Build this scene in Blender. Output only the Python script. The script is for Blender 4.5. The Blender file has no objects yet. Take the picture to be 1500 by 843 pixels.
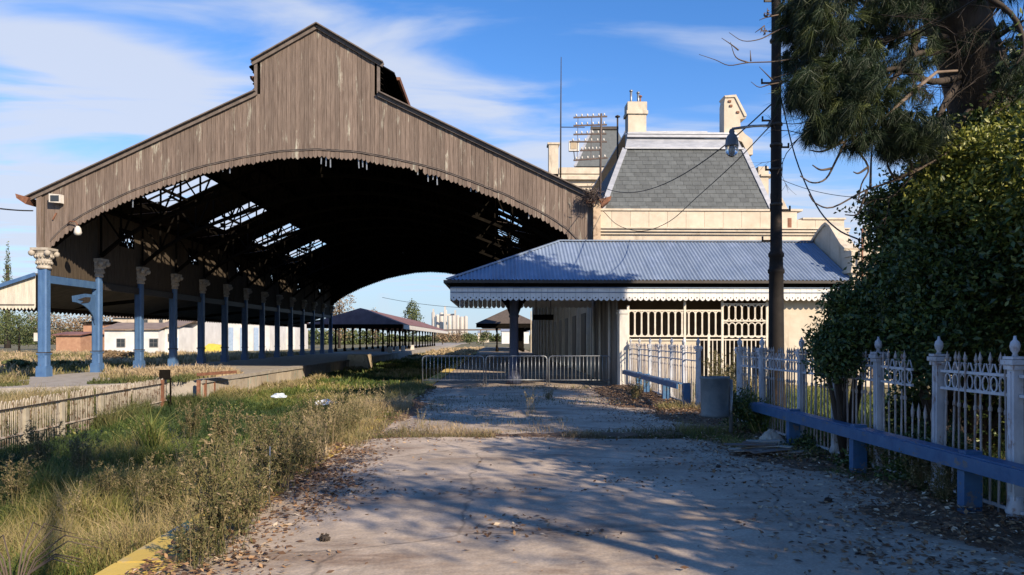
import bpy, bmesh, math, random
import numpy as np
from mathutils import Vector, Matrix, noise as mnoise

SC = bpy.context.scene
COL = SC.collection
random.seed(7)
RNG = np.random.default_rng(7)
PI = math.pi
R = math.radians

# ------------------------------------------------------------------ camera
F = 1100.0; HOR = 497.0; YAW = math.atan(23 / 1100.0); H = 1.7
cam_d = bpy.data.cameras.new('camera'); cam = bpy.data.objects.new('camera', cam_d); COL.objects.link(cam)
cam.location = (0, 0, H); cam.rotation_euler = (PI / 2, 0, -YAW)
cam_d.sensor_width = 36; cam_d.lens = F / 1500 * 36
cam_d.shift_y = (HOR - 421.5) / 1500; cam_d.clip_end = 9000; cam_d.clip_start = 0.05
SC.camera = cam
# ------------------------------------------------------------------ light
SUN_AZ = R(38)      # to the right of straight behind the camera
SUN_EL = R(29)
SC.view_settings.view_transform = 'Standard'; SC.view_settings.look = 'None'
SC.view_settings.exposure = 0.68; SC.view_settings.gamma = 1
sd = Vector((math.sin(SUN_AZ) * math.cos(SUN_EL), -math.cos(SUN_AZ) * math.cos(SUN_EL), math.sin(SUN_EL)))  # towards the sun
sl = bpy.data.lights.new('sun', 'SUN'); sun = bpy.data.objects.new('sun', sl); COL.objects.link(sun)
sl.energy = 5.0; sl.angle = R(0.5); sl.color = (1.0, 0.83, 0.62)
sun.rotation_euler = sd.to_track_quat('Z', 'Y').to_euler(); sun.location = (20, -20, 30)
W = bpy.data.worlds.new('World'); SC.world = W; W.use_nodes = True
wn = W.node_tree; wn.nodes.clear()
def N(t, typ, **k):
    n = t.nodes.new(typ)
    for a, b in k.items(): setattr(n, a, b)
    return n
def sky_world():
    t = wn; L = t.links.new
    out = N(t, 'ShaderNodeOutputWorld'); bg = N(t, 'ShaderNodeBackground')
    sky = N(t, 'ShaderNodeTexSky'); sky.sky_type = 'NISHITA'; sky.sun_disc = False
    sky.sun_elevation = SUN_EL; sky.sun_rotation = math.atan2(sd.x, sd.y)
    sky.altitude = 0; sky.air_density = 1.0; sky.dust_density = 0.1; sky.ozone_density = 2.2
    geo = N(t, 'ShaderNodeTexCoord')
    sep = N(t, 'ShaderNodeSeparateXYZ'); L(geo.outputs['Generated'], sep.inputs[0])
    def M(op, a, b=None, c=None, clamp=False):
        m = N(t, 'ShaderNodeMath', operation=op); m.use_clamp = clamp
        for i, v in enumerate((a, b, c)):
            if v is None: continue
            if isinstance(v, (int, float)): m.inputs[i].default_value = v
            else: L(v, m.inputs[i])
        return m.outputs[0]
    # azimuth slope and elevation slope of the viewing direction
    yy = M('MAXIMUM', M('ABSOLUTE', sep.outputs[1]), 0.02)
    az = M('DIVIDE', sep.outputs[0], yy)
    el = M('DIVIDE', sep.outputs[2], yy)
    # cirrus: noise over a plane seen from below
    zz = M('MAXIMUM', sep.outputs[2], 0.06)
    cx = M('DIVIDE', sep.outputs[0], zz); cy = M('DIVIDE', sep.outputs[1], zz)
    comb = N(t, 'ShaderNodeCombineXYZ'); L(cx, comb.inputs[0]); L(M('MULTIPLY', cy, 0.62), comb.inputs[1])
    rot = N(t, 'ShaderNodeMapping'); rot.inputs['Rotation'].default_value = (0, 0, 0.35)
    rot.inputs['Scale'].default_value = (0.42, 1.35, 1); L(comb.outputs[0], rot.inputs[0])
    n1 = N(t, 'ShaderNodeTexNoise'); n1.inputs['Scale'].default_value = 1.9; n1.inputs['Detail'].default_value = 8
    n1.inputs['Roughness'].default_value = 0.52; n1.inputs['Distortion'].default_value = 0.5; L(rot.outputs[0], n1.inputs['Vector'])
    # banks of cloud: broad soft masses (azimuth slope, elevation slope, half widths, weight)
    tot = None
    for (a0, e0, wa, we, wt, tilt) in [(-.66, .27, .26, .17, .55, -.2), (-.62, .40, .34, .045, .55, -.30),
                                       (-.02, .30, .24, .065, .55, -.30), (.40, .19, .22, .07, .5, -.2),
                                       (-.40, .17, .30, .09, .42, 0), (.15, .36, .5, .05, .12, .1), (.1, .10, .9, .07, .14, 0), (-.45, .33, .12, .10, .3, -.4)]:
        da = M('SUBTRACT', az, a0)
        u = M('DIVIDE', da, wa)
        v = M('DIVIDE', M('SUBTRACT', M('SUBTRACT', el, e0), M('MULTIPLY', da, tilt)), we)
        g = M('EXPONENT', M('MULTIPLY', M('ADD', M('MULTIPLY', u, u), M('MULTIPLY', v, v)), -1.0))
        g = M('MULTIPLY', g, wt)
        tot = g if tot is None else M('ADD', tot, g)
    dens = M('ADD', M('MULTIPLY', M('SUBTRACT', n1.outputs[0], 0.5), 2.3), M('SUBTRACT', tot, 0.10))
    dens = M('MULTIPLY', dens, 1.7, clamp=True)
    sm = N(t, 'ShaderNodeMapRange'); sm.interpolation_type = 'SMOOTHSTEP'; L(dens, sm.inputs[0]); sm.inputs[4].default_value = 0.88
    mix = N(t, 'ShaderNodeMix', data_type='RGBA'); L(sm.outputs[0], mix.inputs[0])
    hz = N(t, 'ShaderNodeMapRange'); hz.interpolation_type = 'SMOOTHSTEP'; L(el, hz.inputs[0]); hz.inputs[1].default_value = 0.0; hz.inputs[2].default_value = 0.34; hz.inputs[3].default_value = 0.85; hz.inputs[4].default_value = 0.0
    hm = N(t, 'ShaderNodeMix', data_type='RGBA'); L(hz.outputs[0], hm.inputs[0]); hm.inputs[7].default_value = (2.5, 3.8, 5.1, 1)
    tint = N(t, 'ShaderNodeMix', data_type='RGBA', blend_type='MULTIPLY'); tint.inputs[0].default_value = 1; tint.inputs[7].default_value = (1.06, .95, 1.10, 1)
    hs = N(t, 'ShaderNodeHueSaturation'); hs.inputs['Saturation'].default_value = 1.32; hs.inputs['Value'].default_value = 1.15
    L(sky.outputs[0], hs.inputs['Color']); L(hs.outputs[0], tint.inputs[6]); L(tint.outputs[2], hm.inputs[6]); L(hm.outputs[2], mix.inputs[6]); mix.inputs[7].default_value = (4.3, 4.7, 5.6, 1)
    L(mix.outputs[2], bg.inputs[0]); bg.inputs[1].default_value = 0.10
    L(bg.outputs[0], out.inputs[0])
sky_world()

# ------------------------------------------------------------------ helpers
def XY(u, Y):                       # lateral position of image column u at depth Y
    return Y * math.tan(YAW + math.atan((u - 750) / F))
def YX(u, X):                       # depth at which the line X=const is seen in image column u
    return X / math.tan(YAW + math.atan((u - 750) / F))
def at(u, v, Y):
    X = XY(u, Y); d = X * math.sin(YAW) + Y * math.cos(YAW)
    return Vector((X, Y, H + (HOR - v) * d / F))
def gnd(u, v, Z=0.0):
    d = (H - Z) * F / (v - HOR); a = (u - 750) / F
    return Vector((d * (math.sin(YAW) + a * math.cos(YAW)), d * (math.cos(YAW) - a * math.sin(YAW)), Z))

MATS = {}
def mat(name, c, c2=None, rough=0.8, scale=3.0, stretch=(1, 1, 1), var=0.25, bump=0.0, bscale=None, rnd=0.0,
        patch=None, pscale=1.2, pthr=0.58, psoft=.05, metal=0.0, attr=None, pstretch=None, backlit=0.0, spec=None, coat=0):
    if name in MATS: return MATS[name]
    m = bpy.data.materials.new(name); m.use_nodes = True; t = m.node_tree; t.nodes.clear(); L = t.links.new
    out = N(t, 'ShaderNodeOutputMaterial'); bs = N(t, 'ShaderNodeBsdfPrincipled'); L(bs.outputs[0], out.inputs[0])
    bs.inputs['Roughness'].default_value = rough; bs.inputs['Metallic'].default_value = metal
    if spec is not None: bs.inputs['Specular IOR Level'].default_value = spec
    geo = N(t, 'ShaderNodeNewGeometry')
    mp = N(t, 'ShaderNodeMapping'); mp.inputs['Scale'].default_value = stretch; L(geo.outputs['Position'], mp.inputs[0])
    n1 = N(t, 'ShaderNodeTexNoise'); n1.inputs['Scale'].default_value = scale; n1.inputs['Detail'].default_value = 7
    n1.inputs['Roughness'].default_value = 0.62; L(mp.outputs[0], n1.inputs['Vector'])
    mr = N(t, 'ShaderNodeMapRange'); L(n1.outputs[0], mr.inputs[0]); mr.inputs[1].default_value = .3; mr.inputs[2].default_value = .7
    mx = N(t, 'ShaderNodeMix', data_type='RGBA'); L(mr.outputs[0], mx.inputs[0])
    if c2 is None:
        c2 = tuple(min(1, x * (1 + var)) for x in c); c = tuple(x * (1 - var) for x in c)
    mx.inputs[6].default_value = (*c, 1); mx.inputs[7].default_value = (*c2, 1)
    colr = mx.outputs[2]
    if attr:                        # per-leaf random number picks between colours
        at_ = N(t, 'ShaderNodeAttribute'); at_.attribute_name = 'rnd'
        cr = N(t, 'ShaderNodeValToRGB'); L(at_.outputs['Fac'], cr.inputs[0])
        el = cr.color_ramp.elements
        el[0].position = attr[0][0]; el[0].color = (*attr[0][1], 1); el[1].position = attr[-1][0]; el[1].color = (*attr[-1][1], 1)
        for p, cc in attr[1:-1]:
            e = el.new(p); e.color = (*cc, 1)
        m2 = N(t, 'ShaderNodeMix', data_type='RGBA', blend_type='MULTIPLY'); m2.inputs[0].default_value = 1
        gray = N(t, 'ShaderNodeMapRange'); L(n1.outputs[0], gray.inputs[0]); gray.inputs[3].default_value = .6; gray.inputs[4].default_value = 1.4
        L(cr.outputs[0], m2.inputs[6]); L(gray.outputs[0], m2.inputs[7]); colr = m2.outputs[2]
    if patch:
        mp2 = N(t, 'ShaderNodeMapping'); mp2.inputs['Scale'].default_value = pstretch or stretch; L(geo.outputs['Position'], mp2.inputs[0])
        n2 = N(t, 'ShaderNodeTexNoise'); n2.inputs['Scale'].default_value = pscale; n2.inputs['Detail'].default_value = 9
        n2.inputs['Roughness'].default_value = 0.7; L(mp2.outputs[0], n2.inputs['Vector'])
        r2 = N(t, 'ShaderNodeMapRange'); L(n2.outputs[0], r2.inputs[0]); r2.inputs[1].default_value = pthr - psoft; r2.inputs[2].default_value = pthr + psoft
        m3 = N(t, 'ShaderNodeMix', data_type='RGBA'); L(r2.outputs[0], m3.inputs[0]); L(colr, m3.inputs[6]); m3.inputs[7].default_value = (*patch, 1)
        colr = m3.outputs[2]
    if rnd:
        oi = N(t, 'ShaderNodeObjectInfo')
        r3 = N(t, 'ShaderNodeMapRange'); L(oi.outputs['Random'], r3.inputs[0]); r3.inputs[3].default_value = 1 - rnd; r3.inputs[4].default_value = 1 + rnd
        hs = N(t, 'ShaderNodeHueSaturation'); L(colr, hs.inputs['Color']); L(r3.outputs[0], hs.inputs['Value']); colr = hs.outputs[0]
    L(colr, bs.inputs['Base Color'])
    if bump:
        bp = N(t, 'ShaderNodeBump'); bp.inputs['Strength'].default_value = bump; bp.inputs['Distance'].default_value = 0.03
        if bscale:
            n3 = N(t, 'ShaderNodeTexNoise'); n3.inputs['Scale'].default_value = bscale; n3.inputs['Detail'].default_value = 6; L(mp.outputs[0], n3.inputs['Vector'])
            L(n3.outputs[0], bp.inputs['Height'])
        else: L(n1.outputs[0], bp.inputs['Height'])
        L(bp.outputs[0], bs.inputs['Normal'])
    if backlit:
        tr = N(t, 'ShaderNodeBsdfTranslucent'); L(colr, tr.inputs[0]); ms = N(t, 'ShaderNodeMixShader'); ms.inputs[0].default_value = backlit
        L(bs.outputs[0], ms.inputs[1]); L(tr.outputs[0], ms.inputs[2]); L(ms.outputs[0], out.inputs[0])
    MATS[name] = m
    return m

ORG = {}                            # world origin of each object that has children
def worg(o): return ORG.get(o.name, Vector((0, 0, 0)))
def tag(o, label=None, cat=None, group=None, kind=None):
    if label: o['label'] = label
    if cat: o['category'] = cat
    if group: o['group'] = group
    if kind: o['kind'] = kind
    return o
def thing(name, label, cat, loc=(0, 0, 0), group=None):
    o = bpy.data.objects.new(name, None); COL.objects.link(o); o.location = loc; o.empty_display_size = .3
    ORG[o.name] = Vector(loc)
    return tag(o, label, cat, group)
def put(name, me, parent=None, loc=(0, 0, 0), rot=(0, 0, 0), scale=(1, 1, 1), m=None):
    """an object on a (shared) mesh at a world place"""
    o = bpy.data.objects.new(name, me); COL.objects.link(o)
    l = Vector(loc)
    if parent is not None: o.parent = parent; o.location = l - worg(parent)
    else: o.location = l
    o.rotation_euler = rot; o.scale = scale
    ORG[o.name] = l
    return o
def smooth(pts, k=4):
    P = [Vector(p) for p in pts]
    if len(P) < 3: return P
    Q = [P[0] * 2 - P[1]] + P + [P[-1] * 2 - P[-2]]; out = []
    for i in range(1, len(Q) - 2):
        for j in range(k):
            t = j / k; a, b, c, d = Q[i - 1], Q[i], Q[i + 1], Q[i + 2]
            out.append(.5 * ((2 * b) + (c - a) * t + (2 * a - 5 * b + 4 * c - d) * t * t + (3 * b - a - 3 * c + d) * t ** 3))
    return out + [P[-1]]
class MB:
    def __init__(s): s.v = []; s.f = []; s.sm = []
    def poly(s, pts, smooth=False):
        b = len(s.v); s.v += [tuple(p) for p in pts]; s.f.append(tuple(range(b, b + len(pts)))); s.sm.append(smooth); return s
    def faces(s, pts, fs, smooth=False):
        b = len(s.v); s.v += [tuple(p) for p in pts]
        for f in fs: s.f.append(tuple(i + b for i in f)); s.sm.append(smooth)
        return s
    def box(s, x0, x1, y0, y1, z0, z1):
        return s.faces([(x0, y0, z0), (x1, y0, z0), (x1, y1, z0), (x0, y1, z0), (x0, y0, z1), (x1, y0, z1), (x1, y1, z1), (x0, y1, z1)],
                [(0, 3, 2, 1), (4, 5, 6, 7), (0, 1, 5, 4), (1, 2, 6, 5), (2, 3, 7, 6), (3, 0, 4, 7)])
    def bar(s, a, b, w, h=None, up=(0, 0, 1)):
        """rectangular bar from a to b"""
        a = Vector(a); b = Vector(b); h = h or w; d = (b - a).normalized(); u = Vector(up)
        if abs(d.dot(u)) > .98: u = Vector((0, 1, 0))
        sx = d.cross(u).normalized() * w / 2; sz = sx.cross(d).normalized() * h / 2
        p = [a - sx - sz, a + sx - sz, a + sx + sz, a - sx + sz, b - sx - sz, b + sx - sz, b + sx + sz, b - sx + sz]
        return s.faces(p, [(3, 2, 1, 0), (4, 5, 6, 7), (0, 1, 5, 4), (1, 2, 6, 5), (2, 3, 7, 6), (3, 0, 4, 7)])
    def tube(s, pts, rad, n=8, smooth=True, caps=True):
        pts = [Vector(p) for p in pts]; m = len(pts)
        if not isinstance(rad, (list, tuple)): rad = [rad] * m
        b = len(s.v); prev = None
        for i, p in enumerate(pts):
            d = (pts[min(i + 1, m - 1)] - pts[max(i - 1, 0)]).normalized()
            if prev is None:
                u = Vector((0, 0, 1)) if abs(d.z) < .9 else Vector((1, 0, 0))
                sx = d.cross(u).normalized()
            else: sx = (prev - d * prev.dot(d)).normalized()
            prev = sx; sy = d.cross(sx)
            for k in range(n):
                a = 2 * PI * k / n; s.v.append(tuple(p + (sx * math.cos(a) + sy * math.sin(a)) * rad[i]))
        for i in range(m - 1):
            for k in range(n):
                k2 = (k + 1) % n; s.f.append((b + i * n + k, b + i * n + k2, b + (i + 1) * n + k2, b + (i + 1) * n + k)); s.sm.append(smooth)
        if caps:
            s.f.append(tuple(b + k for k in range(n))[::-1]); s.sm.append(False)
            s.f.append(tuple(b + (m - 1) * n + k for k in range(n))); s.sm.append(False)
        return s
    def lathe(s, prof, c=(0, 0, 0), n=12, smooth=True):
        """prof = [(r, z)...] about a vertical axis through c"""
        b = len(s.v)
        for r, z in prof:
            for k in range(n):
                a = 2 * PI * (k + .5) / n; s.v.append((c[0] + r * math.cos(a), c[1] + r * math.sin(a), c[2] + z))
        for i in range(len(prof) - 1):
            for k in range(n):
                k2 = (k + 1) % n; s.f.append((b + i * n + k, b + i * n + k2, b + (i + 1) * n + k2, b + (i + 1) * n + k)); s.sm.append(smooth)
        s.f.append(tuple(b + k for k in range(n))[::-1]); s.sm.append(False)
        s.f.append(tuple(b + (len(prof) - 1) * n + k for k in range(n))); s.sm.append(False)
        return s
    def prism(s, pts, off):
        """closed polygon pts extruded by vector off"""
        n = len(pts); off = Vector(off); P = [Vector(p) for p in pts]
        b = len(s.v); s.v += [tuple(p) for p in P] + [tuple(p + off) for p in P]
        s.f.append(tuple(b + i for i in range(n))); s.f.append(tuple(b + n + i for i in range(n))[::-1]); s.sm += [False, False]
        for i in range(n):
            j = (i + 1) % n; s.f.append((b + i, b + n + i, b + n + j, b + j)); s.sm.append(False)
        return s
    def mesh(s, name, m, org=(0, 0, 0)):
        me = bpy.data.meshes.new(name); o = Vector(org)
        me.from_pydata([(x - o.x, y - o.y, z - o.z) for x, y, z in s.v], [], s.f)
        me.polygons.foreach_set('use_smooth', s.sm); 
        bm = bmesh.new(); bm.from_mesh(me); bmesh.ops.recalc_face_normals(bm, faces=bm.faces); bm.to_mesh(me); bm.free()
        me.materials.append(m); me.update(); return me
    def build(s, name, m, parent=None, org=None):
        """vertices are world coordinates; org gives a top-level object's origin"""
        if org is None:
            org = worg(parent) if parent is not None else Vector((0, 0, 0))
        return put(name, s.mesh(name, m, org), parent, org)
def npmesh(name, V, Fc, m, rnd=None, smooth=False):
    me = bpy.data.meshes.new(name); V = np.asarray(V, dtype=np.float32); Fc = np.asarray(Fc, dtype=np.int32); k = Fc.shape[1]
    me.vertices.add(len(V)); me.vertices.foreach_set('co', V.ravel())
    me.loops.add(Fc.size); me.loops.foreach_set('vertex_index', Fc.ravel())
    me.polygons.add(len(Fc)); me.polygons.foreach_set('loop_start', np.arange(0, Fc.size, k, dtype=np.int32))
    me.polygons.foreach_set('loop_total', np.full(len(Fc), k, dtype=np.int32))
    if smooth: me.polygons.foreach_set('use_smooth', np.ones(len(Fc), dtype=bool))
    if rnd is not None:
        a = me.attributes.new('rnd', 'FLOAT', 'POINT'); a.data.foreach_set('value', np.asarray(rnd, dtype=np.float32))
    me.materials.append(m); me.update(calc_edges=True); return me
def leaf_cloud(P, size, jitter=.35, droop=0.0, aspect=.5, rng=RNG, rndv=None):
    """one folded leaf (two triangles) at every point"""
    n = len(P); d = rng.normal(size=(n, 3)); d[:, 2] -= droop; d /= np.linalg.norm(d, axis=1)[:, None]
    u = rng.normal(size=(n, 3)); u = np.cross(d, u); u /= np.linalg.norm(u, axis=1)[:, None]
    w = np.cross(d, u)
    s = size * (1 + jitter * rng.uniform(-1, 1, n))[:, None]
    a = P - d * s * .5; b = P + d * s * .5; c1 = P + u * s * aspect * .5 + w * s * .10; c2 = P - u * s * aspect * .5 + w * s * .10
    V = np.stack([a, c1, b, c2], 1).reshape(-1, 3); i = np.arange(n)[:, None] * 4
    Fc = np.concatenate([i + [0, 1, 2], i + [0, 2, 3]])
    r = rng.uniform(0, 1, n) if rndv is None else rndv
    return V, Fc, np.repeat(r, 4)
def blades(P, h, w, bend=.35, rng=RNG, r=None, lean=None):
    """grass blades: two segments each"""
    n = len(P); h = np.broadcast_to(h, (n,)) ; w = np.broadcast_to(w, (n,))
    a = rng.uniform(0, 2 * PI, n); dx = np.stack([np.cos(a), np.sin(a), np.zeros(n)], 1)
    b = rng.uniform(0, 2 * PI, n); ln = np.stack([np.cos(b), np.sin(b), np.zeros(n)], 1) * (rng.uniform(.2, 1, n) * bend)[:, None]
    if lean is not None: ln = ln + lean
    up = np.array([0, 0, 1.0]); hh = h[:, None]; ww = w[:, None]
    m = P + up * hh * .55 + ln * hh * .35; t = P + up * hh * (1 - np.linalg.norm(ln, axis=1)[:, None] * .35) + ln * hh * 1.1
    V = np.stack([P - dx * ww / 2, P + dx * ww / 2, m + dx * ww * .38, m - dx * ww * .38, t], 1).reshape(-1, 3)
    i = np.arange(n)[:, None] * 5
    Fc = np.concatenate([i + [0, 1, 2], i + [0, 2, 3], i + [3, 2, 4]])
    r = rng.uniform(0, 1, n) if r is None else r
    return V, Fc, np.repeat(r, 5)
def merge(parts):
    V = []; Fc = []; Rr = []; b = 0
    for v, f, r in parts: V.append(v); Fc.append(f + b); Rr.append(r); b += len(v)
    return np.concatenate(V), np.concatenate(Fc), np.concatenate(Rr)
def sstep(a, b, x):
    t = np.clip((x - a) / (b - a), 0, 1); return t * t * (3 - 2 * t)
def fnoise(x, y, s, seed=0):
    """cheap smooth value noise on arrays"""
    x = np.asarray(x) * s + seed * 17.3; y = np.asarray(y) * s + seed * 5.1
    xi = np.floor(x); yi = np.floor(y); xf = x - xi; yf = y - yi
    def h(a, b): q = np.sin(a * 127.1 + b * 311.7) * 43758.5453; return q - np.floor(q)
    u = xf * xf * (3 - 2 * xf); v = yf * yf * (3 - 2 * yf)
    return (h(xi, yi) * (1 - u) + h(xi + 1, yi) * u) * (1 - v) + (h(xi, yi + 1) * (1 - u) + h(xi + 1, yi + 1) * u) * v
def interp(x, tab):
    return float(np.interp(x, [a for a, _ in tab], [b for _, b in tab]))

# ------------------------------------------------------------------ materials
M_wood = mat('weathered_boards', (.092, .067, .054), (.205, .160, .132), rough=.9, scale=2.2, stretch=(9, 9, .55), rnd=.17,
             patch=(.36, .35, .29), pscale=1.0, pthr=.625, psoft=.05, pstretch=(3, 3, .5), bump=.5)
M_woodd = mat('shade_dark_boards', (.022, .017, .014), (.045, .035, .028), rough=.95, scale=2, stretch=(6, 6, .6), spec=.0)  # shaded copy of the boards, the shadow inside is put into the colour
M_shadeblack = mat('black_and_shade', (.006, .0055, .005), (.014, .012, .010), rough=1, scale=3, spec=.0)  # near-black puts the unlit shed and eaves into colour; also plain black parts
M_trim = mat('weathered_bargeboard', (.085, .07, .062), (.17, .14, .125), rough=.85, scale=3, bump=.2)
M_blue = mat('blue_paint', (.042, .10, .225), (.072, .15, .29), rough=.5, scale=4, stretch=(1, 1, .5), patch=(.10, .09, .10), pscale=3, pthr=.70, rnd=.06)
M_bluedk = mat('blue_rail_paint', (.025, .095, .225), (.06, .16, .31), rough=.5, scale=5, patch=(.15, .15, .16), pscale=7, pthr=.60, psoft=.02, pstretch=(1, .5, 1), rnd=.15, bump=.4)
M_cream = mat('cream_plaster', (.43, .375, .295), (.59, .525, .425), rough=.85, scale=1.6, patch=(.30, .25, .19), pscale=1.6, pthr=.64, psoft=.10, pstretch=(1.4, 1.4, .35), bump=.15)
M_white = mat('old_white_paint', (.46, .44, .40), (.66, .63, .57), rough=.6, scale=5, stretch=(1, 1, .4), patch=(.32, .22, .15), pscale=7, pthr=.66, rnd=.05)
M_fence = mat('chalky_white_ironwork', (.33, .355, .40), (.56, .58, .62), rough=.6, scale=7, stretch=(1, 1, .5), patch=(.22, .12, .08), pscale=9, pthr=.63, rnd=.13)
M_picket = mat('grimy_picket_paint', (.22, .20, .195), (.42, .385, .375), rough=.65, scale=8, stretch=(1, 1, .5), patch=(.17, .10, .07), pscale=9, pthr=.60, rnd=.16)
M_stone = mat('carved_stone', (.28, .25, .21), (.44, .40, .34), rough=.9, scale=6, bump=.5)
M_conc = mat('concrete', (.24, .215, .185), (.36, .33, .29), rough=.95, scale=2, bump=.35, patch=(.14, .12, .10), pscale=1.5, pthr=.62)
M_dark = mat('dark_iron', (.020, .017, .016), (.045, .036, .03), rough=.6, scale=5)
M_rustg = mat('grey_rust', (.06, .045, .04), (.13, .10, .09), rough=.85, scale=6)
M_rust = mat('rusty_iron', (.11, .045, .025), (.26, .12, .07), rough=.85, scale=6, bump=.3)
M_galv = mat('galvanised_steel', (.22, .24, .26), (.36, .38, .40), rough=.42, scale=6, metal=.6)
M_zinc = mat('zinc_sheet', (.26, .28, .32), (.42, .44, .48), rough=.5, scale=2, metal=.25, stretch=(1, 1, 3))
M_slate = mat('slate', (.068, .078, .082), (.10, .112, .116), rough=.75, scale=4, rnd=.16, bump=.2)
M_corr = mat('faded_blue_corrugated', (.135, .185, .275), (.19, .245, .335), rough=.6, scale=1.3, stretch=(1.5, .6, 1), rnd=.09, patch=(.22, .28, .40), pscale=1.6, pthr=.63, psoft=.1)
M_bark = mat('bark', (.022, .017, .014), (.065, .05, .04), rough=.95, scale=5, stretch=(1, 1, .35), bump=.9)
M_twig = mat('grey_twig', (.06, .045, .035), (.12, .09, .07), rough=.9, scale=5)
M_glassd = mat('dark_glass', (.02, .025, .03), (.04, .05, .06), rough=.15, scale=1)
M_roofr = mat('rusty_red_roof', (.13, .055, .045), (.24, .12, .10), rough=.8, scale=.6, stretch=(2, 1, 1))
M_brick = mat('brick_wall', (.30, .16, .10), (.42, .25, .16), rough=.9, scale=2)
M_wwall = mat('whitewash', (.50, .50, .50), (.66, .66, .66), rough=.9, scale=.7)
M_plastic = mat('dirty_plastic', (.55, .58, .62), (.78, .80, .83), rough=.5, scale=9)
M_wire = mat('black_cable', (.012, .012, .012), (.025, .025, .025), rough=.6)
# ------------------------------------------------------------------ ground
PE = -2.87          # edge of the near platform
LE = -12.2          # edge of the far (left) platform
FX = 4.77           # ironwork fence line
def terrain_z(X, Y):
    X = np.asarray(X, float); Y = np.asarray(Y, float)
    n = fnoise(X, Y, .9, 1) * .22 + fnoise(X, Y, .28, 2) * .30 - .24
    bed = -.92 + n * .9 + .25 * sstep(-4.2, -2.9, X) * fnoise(X, Y, .5, 7)
    left = -.50 + n * .5
    z = bed * sstep(-13.2, -12.0, X) + left * (1 - sstep(-13.2, -12.0, X))
    far = -.12 + n * .12
    z = z * sstep(-24, -20.6, X) + far * (1 - sstep(-24, -20.6, X))
    z = z * (1 - sstep(-2.9, -2.6, X)) + (-.45) * sstep(-2.9, -2.6, X)
    g = sstep(4.4, 4.75, X); z = z * (1 - g) + (0.01 + n * .10) * g
    f = sstep(190, 260, Y); z = z * (1 - f) + (-.15) * f
    return z
def build_ground():
    xs = np.concatenate([[-4500, -1500, -600, -300, -150, -100, -70, -50, -40, -32, -28], np.arange(-25, -14, .6), np.arange(-14, -2.4, .22),
                         [-2.2, -1, 1, 3, 4.3], np.arange(4.5, 9, .4), [10, 12, 15, 20, 30, 50, 90, 160, 400, 1200, 4500]])
    ys = np.concatenate([[-1500, -300, -80, -30, -12, -5, 0, 2.5], np.arange(4, 36, .3), np.arange(36, 96, 1.5), [100, 110, 125, 150, 180, 200, 230, 260, 320, 420, 600, 1000, 2000, 6500]])
    X, Y = np.meshgrid(xs, ys); Z = terrain_z(X, Y)
    V = np.stack([X, Y, Z], -1).reshape(-1, 3); nx = len(xs); ny = len(ys)
    i = (np.arange(ny - 1)[:, None] * nx + np.arange(nx - 1)[None]).ravel()
    Fc = np.stack([i, i + 1, i + nx + 1, i + nx], 1)
    m = mat('dry_ground', (.13, .105, .06), (.24, .185, .105), rough=.95, scale=1.3, patch=(.075, .085, .03), pscale=.35, pthr=.5, psoft=.12, bump=.5, bscale=9)
    tag(put('ground', npmesh('ground', V, Fc, m, smooth=True)), kind='structure')
build_ground()

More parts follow.
